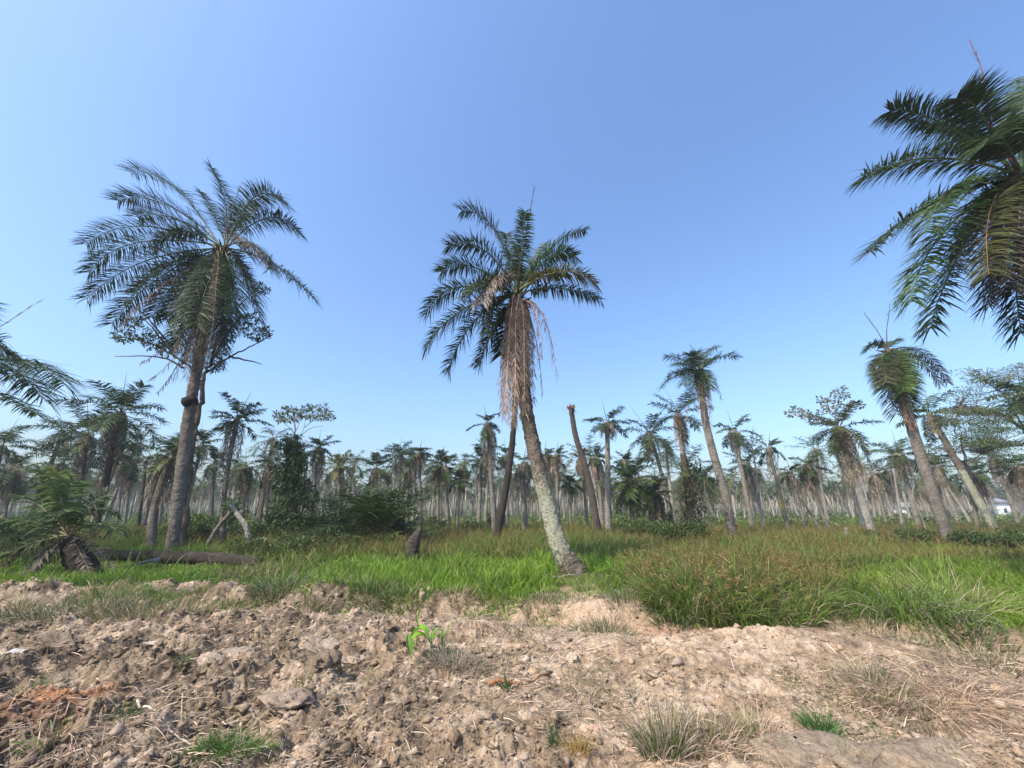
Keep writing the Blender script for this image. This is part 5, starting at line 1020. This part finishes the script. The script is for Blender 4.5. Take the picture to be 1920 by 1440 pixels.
EDGE = [(585, 1150, 9.5, 'grass tuft in the hollow right of the pale soil mound'), (760, 1135, 9.9, 'grass tuft hanging over the bank directly above the seedlings'), (860, 1130, 10.0, 'short weed tuft on the bank left of the speckled palm'),
        (930, 1128, 10.0, 'thin straw-tipped tuft on the bank left of the speckled palm foot'), (1015, 1140, 9.7, 'small tuft low on the bank face below the grey frond stalk'), (1180, 1150, 9.3, 'tuft between the yellow-green tuft and the largest sedge clump'),
        (430, 1150, 9.3, 'tuft on the broken rise left of the long green grass tuft'), (370, 1130, 9.9, 'dry-tipped tuft beside the split tan frond butt'), (180, 1135, 9.8, 'low tuft on the rise below the cut frond stalk'), (40, 1150, 9.2, 'leafy tuft on the rise at the left edge'),
        (1560, 1175, 8.6, 'sparse tuft at the right foot of the sedge growth'), (1640, 1190, 8.2, 'grass tuft in the ditch left of the long-bladed clump'), (1740, 1215, 7.6, 'low tuft at the bottom of the ditch on the right'), (1890, 1150, 8.8, 'yellowing tuft on the bank at the right edge'),
        (640, 1105, 10.6, 'grass hummock on top of the pale soil mound'), (1230, 1130, 9.8, 'spiky tuft at the left side of the largest sedge clump')]
for k, (px, py, Yd, lab) in enumerate(EDGE):
    q = random.uniform(.75, 1.35); tuft(px, py, lab, .42 * q, .34 * q, int(420 * q), (.09 + .03 * random.random(), .15, .03), None, .009, 200 + k, .8, 1.1, Yd=Yd, drysh=random.uniform(.1, .4), ry=.3 * q)
# broad-leaved seedlings
def seedling(px, py, Yd, H, leaves, label, sc=1.0):
    c = W(px, py, Yd); c[2] = gz(c[0], c[1]); root = thing('seedling', label, 'seedling', tuple(c)); c = c - Z3 * .01
    mb = MB(); top = c + np.array((.0, 0, H)); tube(mb, spline([c, c + Z3 * H * .5 + np.array((.01, 0, 0)), top], 8), np.linspace(.014, .009, 8) * sc, 7, c=(.34, .42, .14)); sub('stem', mb, M_grass, root, True)
    for (az, el, L, wd, bend) in leaves:
        mb = MB(); n = 14; t = np.linspace(0, 1, n); d0 = np.array((math.cos(az) * math.cos(el), math.sin(az) * math.cos(el), math.sin(el)))
        P = [c + Z3 * H * .6]; 
        for k in range(n - 1):
            d = nrm((d0 - Z3 * bend * (k / n) ** 1.5)[None])[0]; P.append(P[-1] + d * L / (n - 1))
        P = np.array(P); T = nrm(np.gradient(P, axis=0)); sd = nrm(np.cross(T, Z3 + np.array((.01, 0, 0)))); up = np.cross(sd, T)
        wv = wd * np.sin(math.pi * np.clip((t - .18) / .82, 0.03, 1)) ** .7 * .5 + .004; V = []
        for s, f in ((-1, .22), (-.5, .05), (0, 0), (.5, .05), (1, .22)): V.append(P + sd * (wv * s)[:, None] + up * (wv * f * 2)[:, None])
        V = np.stack(V, 1).reshape(-1, 3); i, j = np.meshgrid(np.arange(n - 1), np.arange(4), indexing='ij')
        q = np.stack([i * 5 + j, i * 5 + j + 1, (i + 1) * 5 + j + 1, (i + 1) * 5 + j], -1).reshape(-1, 4)
        col = np.tile(np.array((.17, .34, .03)), (len(V), 1)); col[2::5] = (.36, .5, .12); mb.add(V, q, None, col); sub('leaf', mb, M_grass, root, True)
seedling(806, 1223, 6.3, .30, [(2.9, 1.1, .42, .15, 2.6), (3.5, .9, .34, .13, 2.2), (.3, 1.2, .22, .09, 1.0), (1.2, .7, .25, .11, 2.0)], 'broad-leaved bright green seedling with a drooping folded leaf')
seedling(779, 1215, 6.5, .50, [(2.6, 1.35, .16, .03, .5), (.4, 1.45, .22, .03, .2)], 'slim upright pale shoot just left of the broad-leaved seedling')
seedling(828, 1218, 6.4, .26, [(.1, 1.2, .42, .025, 1.0), (1.5, 1.4, .2, .03, .5)], 'pale shoot right of the broad-leaved seedling with one long curved stalk')
seedling(770, 1240, 5.95, .08, [(2.3, 1.15, .28, .09, .4)], 'single-leaf seedling, lowest of the group in the bare soil')

# ------------------------------------------------------------------ stones, clods and litter
def rockmesh(mb, c, r, seed, col, rough=.35, sub_=3, sq=(1, 1, .7)):
    sub_ = sub_ + 3
    n1, n2 = 7 * sub_, 5 * sub_; th = np.linspace(0, 2 * math.pi, n1, endpoint=False); ph = np.linspace(.04, math.pi - .04, n2)
    T_, Pp = np.meshgrid(th, ph); d = np.stack([np.cos(T_) * np.sin(Pp), np.sin(T_) * np.sin(Pp), np.cos(Pp)], -1).reshape(-1, 3)
    q = d * 2.2 + seed * 3.7; k = vn(q[:, 0] + q[:, 2] * .7, q[:, 1] - q[:, 2] * .9, seed); q2 = d * 6 + seed; k2 = vn(q2[:, 0] + q2[:, 2], q2[:, 1] - q2[:, 2], seed + 1)
    rs = np.random.default_rng(seed); q3 = d * 15 + seed; k3 = vn(q3[:, 0] + q3[:, 2], q3[:, 1] - q3[:, 2], seed + 2); rad = 1 + rough * (k - .5) * 2.0 + rough * .9 * (k2 - .5) + rough * .45 * (k3 - .5)
    for _ in range(7):                          # broken flat faces
        nn = nrm(rs.normal(size=(1, 3)))[0]; h = rs.uniform(.55, .85); dn = d @ nn; rad = np.where(dn > .2, np.minimum(rad, h / np.maximum(dn, .2) + .10 * rough * (k3 - .5) * 3), rad)
    v = np.asarray(c) + d * rad[:, None] * r * np.array(sq)
    i, j = np.meshgrid(np.arange(n2 - 1), np.arange(n1), indexing='ij'); jn = (j + 1) % n1
    mb.add(v, np.stack([i * n1 + j, (i + 1) * n1 + j, (i + 1) * n1 + jn, i * n1 + jn], -1).reshape(-1, 4), None, np.asarray(col) * rs.uniform(.9, 1.1, (len(v), 1)))
def rock(px, py, Yd, r, label, col, seed, sq=(1, 1, .7), name='clod', cat='clod', up=.25, rough=.45):
    c = W(px, py, Yd); c[2] = gz(c[0], c[1]) + r * up; mb = MB(); rockmesh(mb, c, r, seed, col, rough, 5, sq); return tag(obj(name, mb, M_soil, loc=tuple(c)), label, cat)
rock(388, 1285, 5.75, .125, 'pale pink square-faced stone in the left foreground', (.50, .37, .28), 3, (1.0, .5, 1.05), 'stone', 'stone')
rock(590, 1300, 5.45, .20, 'dark rough clod, largest of the foreground, left of centre', (.22, .16, .11), 4, (1, .8, .8))
rock(600, 1228, 6.6, .26, 'pale cracked clod above the dark rough one', (.33, .26, .19), 5, (1.2, .8, .6))
rock(640, 1262, 6.1, .12, 'small smooth tan clod right of the cracked one', (.44, .33, .23), 6, (1.5, 1, .5))
rock(440, 1240, 6.3, .17, 'grey ridge-shaped clod left of the pale cracked clod', (.33, .27, .21), 7, (1.7, .8, .45))
rock(110, 1215, 6.9, .24, 'broad dark clod at the left side of the soil', (.20, .15, .11), 8, (1.5, .8, .5))
rock(255, 1325, 5.0, .13, 'rounded brown clod between the orange soil and the square stone', (.25, .18, .13), 9)
rock(525, 1360, 4.75, .16, 'pinkish clod below the dark rough clod', (.34, .25, .18), 10, (1.4, 1, .6))
rock(800, 1118, 10.3, .16, 'tan stone embedded in the bank edge above the seedlings', (.38, .28, .2), 11)
rock(790, 1147, 9.8, .12, 'pale upright stone in the bank below the tan one', (.46, .35, .25), 12, (.7, .7, 1.3), 'stone', 'stone')
rock(1000, 1262, 6.0, .075, 'small orange-tan stone in the middle of the bare soil', (.58, .40, .24), 13, name='stone', cat='stone')
rock(1115, 1385, 4.5, .05, 'pink pebble near the bottom, right of the tiny sprig', (.66, .40, .28), 14, name='stone', cat='stone')
rock(1075, 1240, 6.4, .09, 'whitish clod right of the orange-tan stone', (.48, .4, .3), 15)
rock(700, 1335, 5.0, .12, 'dark clod below the seedlings', (.24, .17, .12), 16)
rock(1560, 1130, 9.9, .3, 'pinkish lump of bank beside the lime tuft', (.48, .33, .25), 17, (1.2, .8, .7), up=.1)
rock(1855, 1160, 8.9, .32, 'big pale pink block of bank at the right edge', (.40, .28, .2), 18, (1.1, .8, .8), up=.0)
rock(1500, 1434, 4.15, .42, 'smooth grey mud lump at the bottom right, left of the pair', (.30, .225, .155), 19, (1.1, .7, .34), 'mud_lump', 'mud lump', -.05, .3)
rock(1690, 1440, 4.1, .62, 'smooth grey mud lump at the bottom right, the larger of the pair', (.30, .225, .155), 20, (1.15, .6, .27), 'mud_lump', 'mud lump', -.05, .3)
rock(30, 1245, 6.2, .09, 'flat pale chip of soil at the left edge', (.5, .46, .42), 22, (1.8, .6, .35))
rock(285, 1225, 6.5, .08, 'pale flat chip in the left foreground clods', (.55, .47, .4), 23, (1.9, .7, .3))

# loose crumbs of soil: thousands of small broken lumps, nobody could count them
def crumbs():
    r = np.random.default_rng(71); n = 60000
    Yv = np.exp(r.uniform(math.log(3.4), math.log(10.6), n)); X = r.uniform(-1.35, 1.35, n) * (Yv + .3)
    dirt = (Yv < ydirt(X) + .1); cl = vn(X * 1.4, Yv * 1.4, 73) + .5 * vn(X * 5, Yv * 5, 74); keep = dirt & (r.random(n) < np.clip(cl * 1.1 - .25, 0, 1)); X, Yv = X[keep], Yv[keep]; n = len(X)
    base = MB(); tv = np.array([(0, 0, 1), (.9, 0, .35), (.28, .85, .3), (-.72, .52, .4), (-.72, -.52, .3), (.28, -.85, .4), (.72, .52, -.35), (-.28, .85, -.4), (-.9, 0, -.3), (-.28, -.85, -.35), (.72, -.52, -.4), (0, 0, -1)])
    tf = np.array([(0, 1, 2), (0, 2, 3), (0, 3, 4), (0, 4, 5), (0, 5, 1), (1, 6, 2), (2, 7, 3), (3, 8, 4), (4, 9, 5), (5, 10, 1), (2, 6, 7), (3, 7, 8), (4, 8, 9), (5, 9, 10), (1, 10, 6), (11, 7, 6), (11, 8, 7), (11, 9, 8), (11, 10, 9), (11, 6, 10)])
    s = .006 * np.exp(r.normal(.2, .72, n)) * (1 + .5 * sst(1, -3.5, X)); s = np.minimum(s, .06); z = hz(X, Yv)
    V = (tv[None] + r.normal(0, .22, (n, 12, 3))) * r.uniform(.45, 1.4, (n, 12, 1)) * s[:, None, None]; a = r.uniform(0, 6.28, n); ca, sa = np.cos(a)[:, None], np.sin(a)[:, None]
    st = r.uniform(.7, 1.6, (n, 1)); vx = V[..., 0] * st; vy = V[..., 1]; V = np.stack([vx * ca - vy * sa, vx * sa + vy * ca, V[..., 2] * r.uniform(.5, .95, (n, 1))], -1)
    V = V + np.stack([X, Yv, z + s * .25], -1)[:, None]; F = tf[None] + (np.arange(n) * 12)[:, None, None]
    col = soil_col(X, Yv) * r.uniform(.75, 1.3, (n, 1)); pale = r.random((n, 1)) < .10; col = np.where(pale, PALE * r.uniform(.7, 1.05, (n, 1)), col)
    mb = MB(); mb.add(V.reshape(-1, 3), None, F.reshape(-1, 3), np.repeat(col, 12, 0)); tag(obj('soil_crumbs', mb, M_soil), kind='stuff')
crumbs()
def litter():
    r = np.random.default_rng(72); n = 85000
    Yv = np.exp(r.uniform(math.log(3.4), math.log(10.8), n)); X = r.uniform(-1.35, 1.35, n) * (Yv + .3)
    d = fbm(X * .55, Yv * .55, 75, 3); hot = .7 * np.exp(-((X - 4.8) / 1.9) ** 2 - ((Yv - 5.2) / 1.0) ** 2) + .35 * sst(1, -4, X) + .5 * np.exp(-((Yv - 7.9) / .6) ** 2) * (d > .45)
    keep = (Yv < ydirt(X) + .3) & (r.random(n) < np.clip((d - .38) * 1.9, 0, .5) + hot * .7); X, Yv = X[keep], Yv[keep]; n = len(X)
    L = .05 + .20 * r.random(n) ** 2; a = r.normal(.2, 1.0, n); z = hz(X, Yv) + .004 + .02 * r.random(n)
    D = np.stack([np.cos(a), np.sin(a), r.normal(.12, .22, n)], -1); c = np.where(r.random((n, 1)) < .5, DEAD * 1.1, DEADG * .9) * r.uniform(.5, 1.6, (n, 1)); wd = .003 + .004 * r.random(n) + .0003 * Yv
    mb = MB(); blades(mb, np.stack([X, Yv, z], -1), D, L, wd, r.uniform(.1, .7, n), 4, r.normal(0, .5, (n, 3)) + Z3, c, c * 1.1, belly=.8)
    # sparse green sprouts in the soil
    m = 16000; Yv = np.exp(r.uniform(math.log(3.6), math.log(10.8), m)); X = r.uniform(-1.35, 1.35, m) * (Yv + .3); k = (fbm(X * .9, Yv * .9, 77, 2) > .62 - .14 * sst(-1, -4, X) * sst(7, 9, Yv)) & (Yv < ydirt(X)); X, Yv = X[k], Yv[k]; m = len(X)
    tag(obj('straw_litter', mb, M_straw), kind='stuff')
    mb = MB(); blades(mb, np.stack([X, Yv, hz(X, Yv) - .005], -1), np.stack([r.normal(0, .6, m), r.normal(0, .6, m), np.ones(m)], -1), r.uniform(.05, .18, m), .006, r.uniform(.2, 1.2, m), 3, None, np.array((.10, .14, .04)) * r.uniform(.6, 1.4, (m, 1)), belly=.8)
    tag(obj('sparse_weeds', mb, M_grass), kind='stuff')
litter()
def stick(pts, Yd, r, col, label, name='dry_stalk', cat='dry stalk', lift=.02, flat=1.0):
    P = [W(x, y, Yd if not isinstance(Yd, (list, tuple)) else Yd[k]) for k, (x, y) in enumerate(pts)]
    P = spline(P, 14); P[:, 2] = hz(P[:, 0], P[:, 1]) + lift + .025 * np.sin(np.linspace(0, 9, 14)); mb = MB(); tube(mb, P, np.linspace(r, r * .5, 14), 6, c=col, wob=.15, flat=flat)
    return tag(obj(name, mb, M_straw, loc=tuple(P[0])), label, cat)
stick([(915, 1300), (960, 1295), (1000, 1282), (1030, 1268)], [5.35, 5.4, 5.6, 5.85], .022, (.36, .17, .09), 'reddish-brown leaf sheath lying behind the single green blade', 'leaf_sheath', 'leaf sheath', .03, .5)
stick([(245, 1362), (280, 1368), (320, 1388), (370, 1410)], [4.7, 4.65, 4.45, 4.3], .012, (.62, .52, .42), 'pale stalk lying in the bottom left soil')
stick([(335, 1330), (336, 1370), (350, 1400), (372, 1434)], [5.0, 4.65, 4.4, 4.1], .005, (.5, .38, .2), 'thin crooked straw crossing the bottom left soil')
stick([(1640, 1332), (1700, 1334), (1780, 1350), (1860, 1362)], [5.05, 5.0, 4.9, 4.8], .009, (.5, .38, .22), 'long straw stalk lying across the dead grass heap')
stick([(1690, 1285), (1760, 1300), (1830, 1345)], [5.7, 5.5, 5.0], .008, (.4, .29, .17), 'arched brown stalk on top of the dead grass heap', lift=.12)
stick([(1800, 1215), (1840, 1228), (1880, 1240)], [7.0, 6.8, 6.6], .010, (.22, .11, .07), 'dark red twig on the crest at the right')
stick([(1310, 1245), (1340, 1255), (1372, 1258)], [6.5, 6.35, 6.3], .008, (.24, .12, .08), 'thin dark twig on the pink soil right of centre')
stick([(1095, 1348), (1130, 1350), (1160, 1346)], [4.9, 4.88, 4.9], .007, (.45, .36, .24), 'short straight straw in the pink soil at the centre bottom')
stick([(1178, 1112), (1190, 1105), (1205, 1108), (1212, 1115)], [11.2, 11.3, 11.3, 11.2], .035, (.07, .06, .06), 'black curled frond base beside the speckled palm foot', 'curled_frond', 'dry frond', .05, .6)
stick([(1020, 1098), (1050, 1090), (1085, 1092)], [11.7, 12.0, 11.9], .03, (.33, .30, .26), 'grey dry frond stalk on the ground left of the speckled palm foot', 'frond_stalk', 'frond stalk', .03, .5)
stick([(1140, 1092), (1170, 1098), (1200, 1112)], [12.0, 11.8, 11.2], .02, (.42, .34, .26), 'tan dry stalk on the ground right of the speckled palm foot', 'frond_stalk', 'frond stalk')
stick([(305, 1128), (325, 1112), (337, 1100)], [10.5, 10.9, 11.2], .05, (.48, .34, .18), 'split tan frond butt on the left rise', 'frond_butt', 'frond stalk', .06, .5)
stick([(1352, 1304), (1358, 1290), (1362, 1280)], [5.4, 5.5, 5.7], .006, (.2, .15, .1), 'short dark twig standing in the pink soil')

# ------------------------------------------------------------------ haze
def haze():
    m = bpy.data.materials.new('haze_air'); m.use_nodes = True; n = m.node_tree; n.nodes.clear()
    v = n.nodes.new('ShaderNodeVolumePrincipled'); v.inputs['Color'].default_value = (.95, .97, 1.0, 1); v.inputs['Density'].default_value = .0007; v.inputs['Anisotropy'].default_value = 0.0
    o = n.nodes.new('ShaderNodeOutputMaterial'); n.links.new(v.outputs[0], o.inputs['Volume'])
    mb = MB(); R = 1000; z0, z1 = -2.2, 22; vv = [(x, y, z) for z in (z0, z1) for x, y in ((-R, -80), (R, -80), (R, 700), (-R, 700))]
    mb.add(np.array(vv), [(0, 3, 2, 1), (4, 5, 6, 7), (0, 1, 5, 4), (1, 2, 6, 5), (2, 3, 7, 6), (3, 0, 4, 7)])
    tag(obj('haze', mb, m), kind='stuff')
haze()
